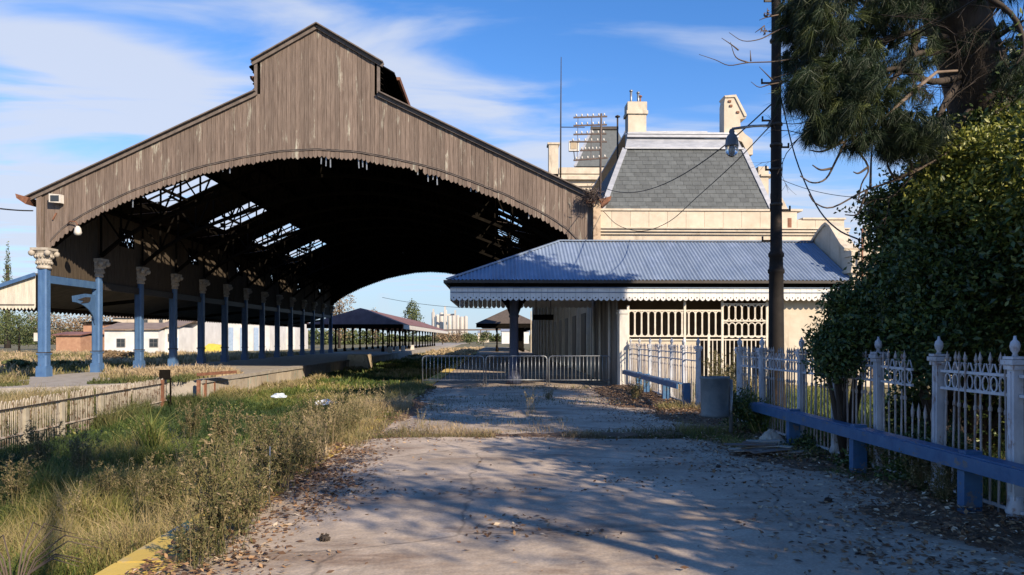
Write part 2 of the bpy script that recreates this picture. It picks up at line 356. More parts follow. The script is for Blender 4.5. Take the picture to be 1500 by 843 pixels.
def platform_material():
    m = mat('worn_asphalt', (.37, .30, .235), (.53, .44, .35), rough=.92, scale=1.4, patch=(.24, .165, .115), pscale=.9, pthr=.60, psoft=.08, bump=.35, bscale=14, pstretch=(.5, 1.3, 1))
    t = m.node_tree; L = t.links.new
    bs = next(n for n in t.nodes if n.type == 'BSDF_PRINCIPLED'); src = bs.inputs['Base Color'].links[0].from_socket
    geo = next(n for n in t.nodes if n.type == 'NEW_GEOMETRY')
    # fine pale aggregate
    ns = N(t, 'ShaderNodeTexNoise'); ns.inputs['Scale'].default_value = .45; ns.inputs['Detail'].default_value = 10; ns.inputs['Roughness'].default_value = .68; L(geo.outputs['Position'], ns.inputs['Vector'])
    rs = N(t, 'ShaderNodeMapRange'); L(ns.outputs[0], rs.inputs[0]); rs.inputs[1].default_value = .40; rs.inputs[2].default_value = .62; rs.inputs[3].default_value = 1.06; rs.inputs[4].default_value = .62
    ms_ = N(t, 'ShaderNodeMix', data_type='RGBA', blend_type='MULTIPLY'); ms_.inputs[0].default_value = 1; L(src, ms_.inputs[6]); L(rs.outputs[0], ms_.inputs[7]); src = ms_.outputs[2]
    n4 = N(t, 'ShaderNodeTexNoise'); n4.inputs['Scale'].default_value = 45; n4.inputs['Detail'].default_value = 4; L(geo.outputs['Position'], n4.inputs['Vector'])
    r4 = N(t, 'ShaderNodeMapRange'); L(n4.outputs[0], r4.inputs[0]); r4.inputs[1].default_value = .35; r4.inputs[2].default_value = .68; r4.inputs[3].default_value = .86; r4.inputs[4].default_value = 1.12
    mx = N(t, 'ShaderNodeMix', data_type='RGBA', blend_type='MULTIPLY'); mx.inputs[0].default_value = 1; L(src, mx.inputs[6]); L(r4.outputs[0], mx.inputs[7])
    # cracks
    wp = N(t, 'ShaderNodeTexNoise'); wp.inputs['Scale'].default_value = 1.7; wp.inputs['Detail'].default_value = 5; L(geo.outputs['Position'], wp.inputs['Vector'])
    ad = N(t, 'ShaderNodeMix', data_type='VECTOR'); ad.inputs[0].default_value = .28; L(geo.outputs['Position'], ad.inputs[4]); L(wp.outputs['Color'], ad.inputs[5])
    vo = N(t, 'ShaderNodeTexVoronoi', feature='DISTANCE_TO_EDGE'); vo.inputs['Scale'].default_value = .36; L(ad.outputs[1], vo.inputs['Vector'])
    rc = N(t, 'ShaderNodeMapRange'); L(vo.outputs['Distance'], rc.inputs[0]); rc.inputs[1].default_value = .000; rc.inputs[2].default_value = .007; rc.inputs[3].default_value = .55; rc.inputs[4].default_value = 1
    m2 = N(t, 'ShaderNodeMix', data_type='RGBA', blend_type='MULTIPLY'); m2.inputs[0].default_value = 1; L(mx.outputs[2], m2.inputs[6]); L(rc.outputs[0], m2.inputs[7])
    L(m2.outputs[2], bs.inputs['Base Color'])
    return m
M_plat = platform_material()
def build_platforms():
    xs = np.arange(-2.35, 4.81, .3); ys = np.concatenate([np.arange(-6, 36, .35), np.arange(36, 160, 4.0)])
    X, Y = np.meshgrid(xs, ys); Z = (fnoise(X, Y, .7, 3) - .5) * .035 + (fnoise(X, Y, 2.3, 4) - .5) * .012
    Z = Z + .03 * (1 - sstep(12.9, 13.15, Y + (fnoise(X, X * 0, .6, 9) - .5) * .9)) - .02
    V = np.stack([X, Y, Z], -1).reshape(-1, 3); nx = len(xs); ny = len(ys)
    i = (np.arange(ny - 1)[:, None] * nx + np.arange(nx - 1)[None]).ravel()
    tag(put('platform', npmesh('platform', V, np.stack([i, i + 1, i + nx + 1, i + nx], 1), M_plat, smooth=True)), kind='structure')
    pw = bpy.data.objects['platform']; ORG['platform'] = Vector((0, 0, 0))
    b = MB(); b.box(-2.80, -2.42, -6, 160, -1.1, -.12)
    b.build('retaining_wall', mat('platform_wall', (.10, .09, .08), (.22, .19, .16), scale=2, bump=.4), pw)
    Mc = mat('worn_yellow_coping', (.30, .27, .22), (.40, .36, .29), rough=.9, scale=3, patch=(.52, .37, .08), pscale=.8, pthr=.43, psoft=.05, bump=.4, rnd=.12)
    y = -6.0; k = 0
    while y < 96:
        l = 1.0 + random.uniform(-.06, .06); b = MB(); w = random.uniform(-.01, .01)
        z = random.uniform(.008, .03)
        b.box(PE + w, -2.36, y + .012, y + l - .012, -.13, z)
        b.build('coping_stone', Mc, pw); y += l; k += 1
    # left platform: a slab whose near end is a skewed ramp end
    b = MB(); pts = [(-21.0, 24.6, 0), (-15.5, 27.2, 0), (LE, 31.0, 0), (LE, 160, 0), (-21.0, 160, 0)]
    b.prism(pts, (0, 0, -1.0)); b.faces
    lp = b.build('far_platform', M_conc); tag(lp, kind='structure'); ORG[lp.name] = Vector((0, 0, 0))
    Mg = mat('peeling_wall', (.24, .205, .165), (.42, .365, .29), rough=.9, scale=3, stretch=(1, 3, .6), patch=(.12, .25, .22), pscale=1.1, pthr=.63, bump=.4, rnd=.22)
    y = 31.2
    while y < 92:
        l = 1.5; b = MB(); b.box(LE - .05, LE + .05 + random.uniform(0, .03), y + .02, y + l - .02, -1.05, -.14); b.build('wall_panel', Mg, lp)
        b = MB(); b.box(LE - .5, LE + .13, y + .01, y + l - .01, -.13, .012 + random.uniform(0, .02)); b.build('coping_stone', M_conc, lp); y += l
    # rusty stanchions along the broken near end
    for (u, Y, z1) in [(291, 30.5, .05), (300, 31.5, .0), (313, 32.6, .02)]:
        x = XY(u, Y); b = MB(); b.box(x - .06, x + .06, Y - .06, Y + .06, -1, z1); b.build('stanchion', M_rust, lp)
    p0, p1 = at(290, 549, 30.5), at(345, 545, 33.5)
    b = MB(); b.bar(p0, p1, .12, .12); b.build('edge_rail', M_rust, lp)
    # sandstone buffer block standing on the track bed
    b = MB(); x0, x1 = XY(507, 62), XY(537, 62)
    b.prism([(x0, 62, -1), (x1 + .15, 62, -1), (x1, 62, .42), (x0 + .12, 62, .42)], (0, 2.2, 0))
    o = b.build('buffer_block', mat('sandstone', (.36, .29, .19), (.55, .46, .33), scale=3, bump=.4, patch=(.2, .16, .11), pscale=2, pthr=.6)); tag(o, 'sandstone buffer block standing in the overgrown track bed, sunlit', 'block')
build_platforms()

# ------------------------------------------------------------------ train shed
CX = -8.15; GY = 34.4; BAY = 4.52; NB = 13; SX = -20.45; BY = GY + NB * BAY
ARCH = [(0, 10.03), (1.8, 9.93), (3.6, 9.6), (5.4, 9.18), (7.1, 8.58), (8.6, 8.0), (10.3, 7.17), (11.3, 6.55), (11.8, 6.1), (12.0, 5.84), (13.2, 5.84)]
def arch(dx): return interp(abs(dx), ARCH)
def roofz(dx):
    dx = abs(dx)
    return 15.92 - .58 * dx if dx < 2.78 else 12.85 - .475 * (dx - 2.78)
def mainz(dx): return 12.85 - .475 * (abs(dx) - 2.78)
shed = thing('train_shed', 'large derelict train shed with arched front of weathered grey brown vertical boards', 'train shed', (CX, GY, 0))
def gable_boards():
    w = .2; x = -12.6; k = 0
    while x < 12.55:
        x1 = x + w; xm = x + w / 2
        # split where the lantern wall steps down
        zt0, zt1 = (roofz(x + .001), roofz(x1 - .001))
        if (abs(x) < 2.78) != (abs(x1) < 2.78): zt0 = zt1 = min(zt0, zt1)
        z0, z1, zm = arch(x), arch(x1), arch(xm)
        cut = random.uniform(-.02, .05); 
        if 3.8 < x < 5.6 and random.random() < .5: cut += random.uniform(.0, .16)
        yo = random.uniform(-.012, .012)
        g = .006
        b = MB()
        pts = [(CX + x + g, GY + yo, z0 + cut), (CX + x + g + .05, GY + yo, zm + cut - .06), (CX + xm, GY + yo, zm + cut - .09), (CX + x1 - g - .05, GY + yo, zm + cut - .06), (CX + x1 - g, GY + yo, z1 + cut),
               (CX + x1 - g, GY + yo, zt1), (CX + x + g, GY + yo, zt0)]
        b.prism(pts, (0, .035, 0)); b.build('board', M_wood, shed)
        x = x1; k += 1
    # battens behind, closing the joints
    b = MB(); x = -12.55
    while x < 12.55:
        b.poly([(CX + x, GY + .06, arch(x) + .12), (CX + x + .5, GY + .06, arch(x + .5) + .12), (CX + x + .5, GY + .06, min(roofz(x + .5), roofz(x)) - .05), (CX + x, GY + .06, min(roofz(x), roofz(x + .5)) - .05)])
        x += .5
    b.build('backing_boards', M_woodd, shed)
    # moulding that follows the arch, and the line of its upper rail
    for off, t in ((.30, .03), (.36, .02)):
        b = MB(); xs = np.linspace(-12.0, 12.0, 49)
        for a, c in zip(xs[:-1], xs[1:]): b.bar((CX + a, GY - .03, arch(a) + off), (CX + c, GY - .03, arch(c) + off), t, t, up=(0, 1, 0))
        b.build('arch_moulding', M_trim, shed)
    # bargeboards and sheet edge above
    for (a, c) in (((-13.0, mainz(13.0)), (-2.78, 12.85)), ((2.78, 12.85), (12.9, mainz(12.9))), ((-2.95, 15.92 - .58 * 2.95), (0, 15.92)), ((0, 15.92), (3.0, 15.92 - .58 * 3.0))):
        b = MB(); p = Vector((CX + a[0], GY - .08, a[1] - .02)); q = Vector((CX + c[0], GY - .08, c[1] - .02)); b.bar(p, q, .10, .17); b.build('bargeboard', M_trim, shed)
        b = MB(); b.bar(p + Vector((0, -.06, .12)), q + Vector((0, -.06, .12)), .30, .05); b.build('verge_flashing', M_zinc if False else M_trim, shed)
    for s in (-1, 1):
        b = MB(); b.box(CX + s * 2.78 - .07, CX + s * 2.78 + .07, GY - .06, GY - .015, 12.8, roofz(2.7)); b.build('corner_board', M_trim, shed)
        b = MB(); b.box(CX + s * 12.5 - .11, CX + s * 12.5 + .11, GY - .07, GY - .015, 5.85, 8.15); b.build('corner_board', M_wood, shed)
    # rusted eaves gutter ends
    for s in (-1, 1):
        b = MB(); x = CX + s * 12.85
        b.prism([(x - .05 * s, GY - .3, 8.05), (x + .55 * s, GY - .3, 8.22), (x + .5 * s, GY - .3, 8.02), (x + .1 * s, GY - .3, 7.75)], (0, NB * BAY + .5, 0)); b.build('eaves_gutter', M_rust, shed)
    # hanging strips of torn lining under the arch
    for u, dz in [(471, .42), (478, .5), (484, .55), (497, .15), (525, .5), (531, .42), (537, .5), (444, .15), (612, .25), (627, .45), (635, .3), (640, .5), (690, .25), (697, .2), (326, .2), (337, .35), (195, .5), (775, .35), (420, .12), (560, .15)]:
        X = XY(u, GY + .1); b = MB(); z = arch(X - CX) + .1; sw = random.uniform(-.03, .03)
        b.bar((X, GY + .1, z), (X + sw, GY + .12, z - dz), .05, .015); b.build('hanging_strip', M_galv, shed)
gable_boards()
def shed_roof():
    ye = BY + .4
    def slab(name, xa, xb, y0, y1, zf, m=M_shadeblack, t=.05):
        b = MB(); b.prism([(CX + xa, y0, zf(xa)), (CX + xb, y0, zf(xb)), (CX + xb, y0, zf(xb) - t), (CX + xa, y0, zf(xa) - t)], (0, y1 - y0, 0)); return b.build(name, m, shed)
    Mr = mat('shade_dark_roof_sheet', (.009, .008, .007), (.018, .015, .013), rough=1, scale=1, spec=.0)  # dimness under the roof is painted into the sheets
    for k in range(NB):
        y0 = GY + .05 + k * BAY; y1 = y0 + BAY - .01
        if k == NB - 1: y1 = ye
        for s in (-1, 1):
            f = lambda d: mainz(d)
            if k % 2 == 1 and ((s < 0 and k < 9) or (s > 0 and k in (1, 3, 5))):
                a, c = (7.6, 10.5) if s < 0 else (8.3, 9.9)     # open skylight between these distances from the ridge
                slab('roof_panel', s * 12.75, s * c, y0, y1, f, Mr); slab('roof_panel', s * a, s * 2.7, y0, y1, f, Mr)
                slab('roof_panel', s * c, s * a, y0, y0 + .55, f, Mr); slab('roof_panel', s * c, s * a, y1 - .5, y1, f, Mr)
                b = MB(); up = (0, 0, 1)
                for j in range(1, 3):
                    y = y0 + .55 + j * 1.15; b.bar((CX + s * a, y, f(a) - .02), (CX + s * c, y, f(c) - .02), .05, .10)
                for j in (1,): 
                    d = a + (c - a) * .62; b.bar((CX + s * d, y0 + .5, f(d) - .12), (CX + s * d, y1 - .5, f(d) - .12), .10, .14)
                b.build('glazing_bars', M_shadeblack, shed)
                rr = random.Random(k * 7 + s)
                for j in range(1):
                    d = rr.uniform(a + .2, c - .2); yy = rr.uniform(y0 + .8, y1 - 1.4); b = MB(); l = rr.uniform(.5, 1.2)
                    b.bar((CX + s * d, yy, f(d) + .03), (CX + s * (d + rr.uniform(-.4, .4)), yy + l, f(d) - .12), rr.uniform(.25, .6), .02); b.build('loose_sheet', Mr, shed)
                # battens hanging from the broken frame
                for j in range(2):
                    d = (c + .25) if j == 0 else c + .7; b = MB(); yy = y0 + .6 + j * .4
                    b.bar((CX + s * (d), yy, f(d) - .35 - .25 * j), (CX + s * (d - 1.9 + j * .8), yy + 1.5 + j, f(d) - .15 + .35 - .2 * j), .14, .03); b.build('fallen_batten', M_wood, shed)
            else:
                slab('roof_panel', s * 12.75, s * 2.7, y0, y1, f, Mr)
    # purlins
    for s in (-1, 1):
        for d in (3.6, 5.4, 7.3, 10.8, 11.9):
            b = MB(); b.bar((CX + s * d, GY + .1, mainz(d) - .22), (CX + s * d, BY, mainz(d) - .22), .12, .2); b.build('purlin', M_shadeblack, shed)
    # lantern (monitor) roof
    for s in (-1, 1):
        fz = lambda d: 15.92 - .58 * abs(d)
        b = MB(); b.prism([(CX, GY + .02, fz(0)), (CX + s * (3.5 if s > 0 else 3.1), GY + .02, fz(3.5 if s > 0 else 3.1)), (CX + s * (3.5 if s > 0 else 3.1), GY + .02, fz(3.5 if s > 0 else 3.1) - .06), (CX, GY + .02, fz(0) - .06)], (0, ye - GY, 0)); b.build('lantern_roof', Mr, shed)
        b = MB(); x = CX + s * (3.6 if s > 0 else 3.15); b.prism([(x - .08, GY + .5, 13.84), (x + .1, GY + .5, 13.84), (x + .06, GY + .5, 13.7), (x - .05, GY + .5, 13.7)], (0, ye - GY - .5, 0)); b.build('lantern_gutter', M_rust, shed)
        b = MB(); b.box(CX + s * 2.70 - .02, CX + s * 2.70 + .02, GY + .1, ye - .1, 12.8, 14.35); b.build('lantern_blocker', M_shadeblack, shed)  # added sheet, stops sky light coming through the louvres
        for j in range(5):
            z = 12.98 + j * .26; b = MB(); b.prism([(CX + s * 2.74, GY + .1, z), (CX + s * 2.96, GY + .1, z - .17), (CX + s * 2.98, GY + .1, z - .15), (CX + s * 2.76, GY + .1, z + .02)], (0, ye - GY - .2, 0)); b.build('louvre', M_shadeblack, shed)
    # trusses: curved lower chord, straight rafters, webs
    def truss(y, full=True):
        b = MB(); xs = np.linspace(-12.1, 12.1, 25); lo = [arch(x) + .12 for x in xs]; hi = [mainz(max(abs(x), 2.78)) - .12 for x in xs]
        for i in range(24):
            b.bar((CX + xs[i], y, lo[i]), (CX + xs[i + 1], y, lo[i + 1]), .16, .2, up=(0, 1, 0)); b.bar((CX + xs[i], y, hi[i]), (CX + xs[i + 1], y, hi[i + 1]), .12, .16, up=(0, 1, 0))
            if hi[i] - lo[i] > .3: b.bar((CX + xs[i], y, lo[i]), (CX + xs[i], y, hi[i]), .08, .08, up=(0, 1, 0))
            if i % 2 and hi[i] - lo[i] > .3: b.bar((CX + xs[i], y, lo[i]), (CX + xs[i + 1], y, hi[i + 1]), .07, .07, up=(0, 1, 0))
            elif hi[i] - lo[i] > .3: b.bar((CX + xs[i], y, hi[i]), (CX + xs[i + 1], y, lo[i + 1]), .07, .07, up=(0, 1, 0))
        return b.mesh('truss', M_shadeblack, (CX, y, 0))
    me = truss(GY)
    for k in range(NB):
        put('truss', me, shed, (CX, GY + .35 if k == 0 else GY + k * BAY, 0))
    # boarded back gable
    b = MB(); xs = np.linspace(-12.6, 12.6, 127)
    for a, c in zip(xs[:-1:2], xs[2::2]):
        zt = min(roofz(a + .001), roofz(c - .001)); b.box(CX + a, CX + c, BY + .08, BY + .10, max(arch(a), arch(c)), zt)  # added backing, blocks sky light between the back boards
    for a, c in zip(xs[:-1], xs[1:]):
        m_ = (a + c) / 2; zt = min(roofz(a + .001), roofz(c - .001)); zb = arch(m_)
        b.prism([(CX + a + .004, BY, arch(a)), (CX + m_, BY, zb - .12), (CX + c - .004, BY, arch(c)), (CX + c - .004, BY, zt), (CX + a + .004, BY, zt)], (0, .04, 0))
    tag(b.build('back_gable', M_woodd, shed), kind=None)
shed_roof()
Mr2 = mat("awning_sheet", (.05, .045, .04), (.10, .09, .08), rough=.9)
def shed_side():
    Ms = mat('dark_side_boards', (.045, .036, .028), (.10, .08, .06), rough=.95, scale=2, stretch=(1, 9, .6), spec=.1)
    rr = random.Random(5)
    for k in range(NB):
        y0 = GY + k * BAY; y1 = y0 + BAY
        b = MB(); n = 22; w = BAY / n
        hole = (k % 2 == 1)
        for j in range(n):
            a = y0 + j * w; c = a + w; xo = rr.uniform(-.012, .012)
            if hole and y0 + 2.2 < a + w / 2 < y0 + 4.0: b.box(SX - .02 + xo, SX + .02 + xo, a + .006, c - .006, 4.62, 6.75); b.box(SX - .02 + xo, SX + .02 + xo, a + .006, c - .006, 7.75, 8.3)
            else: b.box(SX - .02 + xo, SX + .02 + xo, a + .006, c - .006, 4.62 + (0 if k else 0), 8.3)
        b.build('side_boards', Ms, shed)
        if hole:                     # pierced fretwork vent with bits broken out
            b = MB()
            for iy in range(16):
                for iz in range(9):
                    yy = y0 + 2.2 + (iy + .5) * 1.8 / 16; zz = 6.75 + (iz + .5) / 9
                    edge = abs(iy - 7.5) / 8 + abs(iz - 4) / 5
                    if rr.random() < .50 + .45 * min(1, edge * .8): s1 = rr.uniform(.05, .09); s2 = rr.uniform(.05, .09); b.box(SX - .015, SX + .015, yy - s1, yy + s1, zz - s2, zz + s2)
            b.build('fretwork_vent', M_shadeblack, shed)
        b = MB(); b.box(SX - .10, SX + .10, y0 + .02, y1 - .02, 4.25, 4.60); b.build('beam', M_blue if k == 0 else M_dark, shed)  # bays past the first swap blue for near-black, painting in shade
    # columns with capitals
    c = MB(); w = .20; ch = .05
    sec = [(-w, -w + ch), (-w + ch, -w), (w - ch, -w), (w, -w + ch), (w, w - ch), (w - ch, w), (-w + ch, w), (-w, w - ch)]
    c.prism([(x, y, -.1) for x, y in sec], (0, 0, 5.05))
    for s in (-1, 1): c.box(s * .10 - .02, s * .10 + .02, -w - .03, -w + .01, .9, 4.7)
    for z, h in ((0, .42), (.42, .06), (1.0, .06)): q = .24 if h > .1 else .225; c.box(-q, q, -q, q, z, z + h)
    cm = c.mesh('column', M_blue)
    b = MB(); b.box(-.235, .235, -.235, .235, 1.07, 1.11); bandm = b.mesh('strap', M_dark)
    k = MB(); k.lathe([(.27, 4.86), (.31, 4.90), (.30, 4.96), (.27, 5.0), (.29, 5.1), (.34, 5.22), (.31, 5.26), (.33, 5.35), (.37, 5.52), (.34, 5.56), (.37, 5.62), (.43, 5.68)], n=16, smooth=False)
    k.box(-.40, .40, -.40, .40, 5.69, 5.80)
    for i in range(16):
        a = 2 * PI * i / 16
        for z, r, s in ((5.13, .31, .05), (5.42, .36, .055)):
            aa = a + (PI / 16 if z > 5.3 else 0); x, y = r * math.cos(aa), r * math.sin(aa); k.lathe([(.01, z - s * 1.6), (s, z - s * .4), (s * 1.1, z + s * .6), (.02, z + s * 1.3)], (x, y, 0), n=5)
    for sx in (-1, 1):
        for sy in (-1, 1): k.lathe([(.02, 5.42), (.10, 5.46), (.14, 5.54), (.13, 5.63), (.04, 5.69)], (sx * .35, sy * .35, 0), n=8)
    km = k.mesh('capital', M_stone)
    for i in range(NB + 1):
        y = GY + i * BAY
        o = put('column', cm, shed, (SX, y, 0)); put('capital', km, o, (SX, y, 0)); 
        if i < 6: put('strap', bandm, o, (SX, y, 0))
    # curved blue spandrel brackets with a fretted cut-out between the columns
    for i in range(1, 2):
        y = GY + i * BAY; b = MB(); sp = []
        for t in np.linspace(0, 1, 9): sp.append((SX, y - .26 - 2.0 * (1 - t) ** 1.6 * 1.0, 3.5 - 1.05 * t ** 1.8))
        outer = [(SX, y - .26, 3.95), (SX, y - 1.2, 3.95), (SX, y - 2.3, 3.78)]
        b.prism(outer + sp, (.05, 0, 0)); b.build('spandrel_bracket', M_blue, shed)
        b = MB(); b.prism([(SX + .06, y - .75, 3.80), (SX + .06, y - 1.25, 3.78), (SX + .06, y - 1.9, 3.62), (SX + .06, y - 1.35, 3.60), (SX + .06, y - 1.65, 3.46), (SX + .06, y - 1.0, 3.52), (SX + .06, y - .8, 3.62)], (.02, 0, 0)); b.build('bracket_emblem', M_dark, shed)
    # ground end of the shed: lean-to awning outside the columns
    Mw = mat('awning_board', (.46, .43, .36), (.62, .58, .48), scale=4, stretch=(3, 3, .5), rough=.8, rnd=.06, patch=(.4, .33, .22), pscale=3, pthr=.68)
    xo = -24.2; fz = lambda x: 4.62 + (x - SX + .25) * .345
    b = MB(); b.prism([(SX - .2, GY - .3, 4.66), (xo, GY - .3, fz(xo) + .03), (xo, GY - .3, fz(xo) - .04), (SX - .2, GY - .3, 4.58)], (0, NB * BAY, 0)); b.build('awning_roof', Mr2, shed)
    x = SX - .27
    while x > xo:
        x0 = x - .155; b = MB(); b.prism([(x, GY - .2, fz(x) - .05), (x0 + .005, GY - .2, fz(x0) - .05), (x0 + .005, GY - .2, 3.12), (x0 + .08, GY - .2, 3.0), (x, GY - .2, 3.12)], (0, .03, 0)); b.build('awning_board', Mw, shed); x = x0
    b = MB(); b.bar((SX - .2, GY - .34, 4.60), (xo, GY - .34, fz(xo)), .08, .16); b.build('awning_verge', M_blue, shed)
    b = MB(); b.bar((SX - .3, GY - .23, 3.25), (xo, GY - .23, 3.25), .03, .04); b.build('awning_rail', M_trim, shed)
    b = MB(); y = GY
    while y < BY: b.prism([(xo, y, 3.45), (xo, y + .4, 3.45), (xo, y + .4, 3.2), (xo, y + .2, 3.08), (xo, y, 3.2)], (.03, 0, 0)); y += .4
    b.build('awning_valance', M_woodd, shed)
    for k2 in range(2, NB, 2):
        b = MB(); b.bar((SX, GY + k2 * BAY, 3.9), (xo, GY + k2 * BAY, 3.5), .1, .2); b.build('awning_beam', M_shadeblack, shed)
Mr2 = mat('awning_sheet', (.05, .045, .04), (.10, .09, .08), rough=.9)
shed_side()
def gable_fixtures():
    def flood(u, v, label):
        p = at(u, v, GY - .35); t = thing('floodlight', label, 'floodlight', tuple(p))
        b = MB(); b.prism([(p.x - .26, p.y, p.z - .16), (p.x + .26, p.y, p.z - .2), (p.x + .26, p.y, p.z + .18), (p.x - .26, p.y, p.z + .22)], (.03, .22, 0)); b.build('housing', M_white, t)
        b = MB(); b.box(p.x - .19, p.x + .19, p.y - .012, p.y - .004, p.z - .13, p.z + .14); b.build('lens', M_glassd, t)
        b = MB(); b.bar((p.x, p.y + .2, p.z), (p.x, p.y + .33, p.z - .1), .06, .06); b.bar((p.x - .1, GY - .05, p.z - .6), (p.x - .25, GY - .05, p.z - .9), .05, .05); b.build('bracket', M_rust, t)
    flood(80, 291, 'white floodlight on the upper left corner of the boarded gable')
    p = at(114, 338, GY - .2); t = thing('hooded_lamp', 'small white lamp hanging beside the left end of the arch edge', 'lamp', tuple(p))
    b = MB(); b.tube([p + Vector((-.5, .1, .32)), p + Vector((-.35, .0, .42)), p + Vector((-.1, 0, .40)), p + Vector((0, 0, .25))], .025, 6); b.build('arm', M_rust, t)
    b = MB(); b.lathe([(.06, .2), (.13, .1), (.17, -.1), (.12, -.2), (.03, -.22)], p, 10); b.build('shade', M_white, t)
gable_fixtures()
# ------------------------------------------------------------------ blue roofed canopy
def canopy():
    x0, x1, y0, y1, ze, zr, yr, xh = -1.72, 12.6, 26.3, 33.1, 3.78, 5.57, 29.7, 2.5
    t = thing('entrance_canopy', 'hipped station canopy with faded blue corrugated roof and white scalloped valance', 'canopy', (5, 29.7, 0))
    pit = .135; amp = .02
    def corr(name, a, b, P, tops):
        """sheet between parameters a..b; P(s, f) gives the point at s along the eave and fraction f up the slope"""
        n = int(round((b - a) / pit * 6)); m = MB(); pts = []; 
        for i in range(n + 1):
            s = a + (b - a) * i / n; z = amp * math.sin(2 * PI * s / pit)
            p = P(s, 0); q = P(s, tops(s)); pts += [(p[0], p[1], p[2] + z), (q[0], q[1], q[2] + z)]
        m.faces(pts, [(2 * i, 2 * i + 2, 2 * i + 3, 2 * i + 1) for i in range(n)], smooth=True)
        m.build(name, M_corr, t)
    w = .81
    s = x0
    while s < x1 - .01:
        e = min(s + w, x1)
        corr('roofing_sheet', s + .003, e, lambda q, f: (q, y0 + (yr - y0) * f, ze + (zr - ze) * f + (.004 if int((s - x0) / w) % 2 else 0)), lambda q: min(1, max(.02, (q - x0) / (xh - x0))))
        corr('roofing_sheet', s + .003, e, lambda q, f: (q, y1 - (y1 - yr) * f, ze + (zr - ze) * f), lambda q: min(1, max(.02, (q - x0) / (xh - x0))))
        s = e
    s = y0
    while s < y1 - .01:
        e = min(s + w, y1)
        corr('roofing_sheet', s, e, lambda q, f: (x0 + (xh - x0) * f, q, ze + (zr - ze) * f), lambda q: max(.02, 1 - abs(q - yr) / (yr - y0)))
        s = e
    Mcap = mat('ridge_cap', (.13, .18, .26), (.19, .24, .32), rough=.5, scale=3)
    b = MB(); b.bar((xh, yr, zr + .03), (x1, yr, zr + .03), .22, .05); b.build('ridge_cap', Mcap, t)
    for yy in (y0, y1): b = MB(); b.bar((x0, yy, ze + .03), (xh, yr, zr + .03), .16, .05); b.build('hip_cap', Mcap, t)
    # gutter, and a near-black soffit standing in for the eave shadow
    b = MB()
    b.box(x0 - .02, x1, y0 - .10, y0 + .02, 3.66, 3.76); b.box(x0 - .12, x0 - .02, y0 - .1, y1 + .1, 3.66, 3.76); b.box(x0 - .02, x1, y1 - .02, y1 + .1, 3.66, 3.76)
    b.build('gutter', M_dark, t)
    b = MB(); b.prism([(x0 + .02, y0 + .04, 3.72), (x0 + .16, y0 + .22, 3.52), (x1, y0 + .22, 3.52), (x1, y0 + .04, 3.72)], (0, .02, 0)); b.box(x0 + .2, x1 - .02, y0 + .24, y1 - .24, 3.53, 3.58); b.build('soffit', M_shadeblack, t)
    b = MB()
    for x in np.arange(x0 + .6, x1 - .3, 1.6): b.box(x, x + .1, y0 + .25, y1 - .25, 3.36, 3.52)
    b.build('joists', M_shadeblack, t)
    # scalloped valance, board by board
    Mv = mat('valance_paint', (.56, .56, .55), (.72, .71, .69), rough=.6, scale=4, patch=(.42, .40, .36), pscale=4, pthr=.68, rnd=.05)
    vb = MB(); p = .2; 
    prof = [(0, 3.505), (0, 3.15), (.02, 3.10), (.06, 3.065), (.1, 3.05), (.14, 3.065), (.18, 3.10), (p - .006, 3.15), (p - .006, 3.505)]
    vb.prism([(x, 0, z) for x, z in prof], (0, .022, 0)); vm = vb.mesh('valance_board', Mv)
    hb = MB(); hb.lathe([(.018, 0), (.018, .003)], n=6); 
    hole = hb.mesh('pierced_hole', M_shadeblack)
    x = x0 + .12; yv = y0 + .12; k = 0
    hol = MB(); 
    while x < x1 - .15:
        put('valance_board', vm, t, (x, yv + (k % 2) * .003, random.uniform(-.006, .006))); hol.box(x + .082, x + .118, yv - .003, yv, 3.14, 3.18); x += p; k += 1
    y = yv; 
    while y < y1 - .3:
        put('valance_board', vm, t, (x0 + .12, y, 0), (0, 0, PI / 2)); y += p
    x = x0 + .12
    while x < 4.2:
        put('valance_board', vm, t, (x, y1 - .2, 0)); x += p
    hol.build('pierced_holes', M_shadeblack, t)
    b = MB(); b.box(x0 + .11, x1 - .02, yv - .022, yv - .001, 3.33, 3.36); b.box(x0 + .11, x1 - .02, yv - .03, yv - .001, 3.49, 3.53); b.build('valance_rail', mat('rail_blue_grey', (.12, .17, .26), (.2, .25, .33)), t)
    # iron column with brackets
    cx, cy = .67, 28.5
    b = MB(); b.lathe([(.30, 0), (.30, .28), (.24, .33), (.22, .6), (.19, .66), (.17, 2.5), (.21, 2.56), (.18, 2.62), (.18, 3.1), (.28, 3.3), (.30, 3.52)], (cx, cy, 0), 10); 
    c = b.build('column', mat('dark_blue_iron', (.02, .03, .06), (.04, .05, .09), rough=.55), t)
    for s in (-1, 1):
        b = MB(); b.prism([(cx + s * .17, cy - .03, 3.5), (cx + s * .17, cy - .03, 2.62), (cx + s * .30, cy - .03, 2.95), (cx + s * .55, cy - .03, 3.25), (cx + s * .95, cy - .03, 3.42), (cx + s * .95, cy - .03, 3.5)], (0, .06, 0)); b.build('bracket', M_shadeblack, t)
    # hanging signboard under the roof
    sg = thing('hanging_sign', 'dark signboard hanging under the blue canopy', 'sign', tuple(at(795, 465, 31)))
    pA, pB = at(781, 461, 31), at(811, 469, 31)
    b = MB(); b.box(pA.x, pB.x, 31, 31.06, pB.z, pA.z); b.build('board', M_shadeblack, sg)
    for xx in (pA.x + .12, pB.x - .12): b = MB(); b.bar((xx, 31.03, pA.z), (xx, 31.03, 3.55), .03); b.build('hanger', M_dark, sg)
canopy()

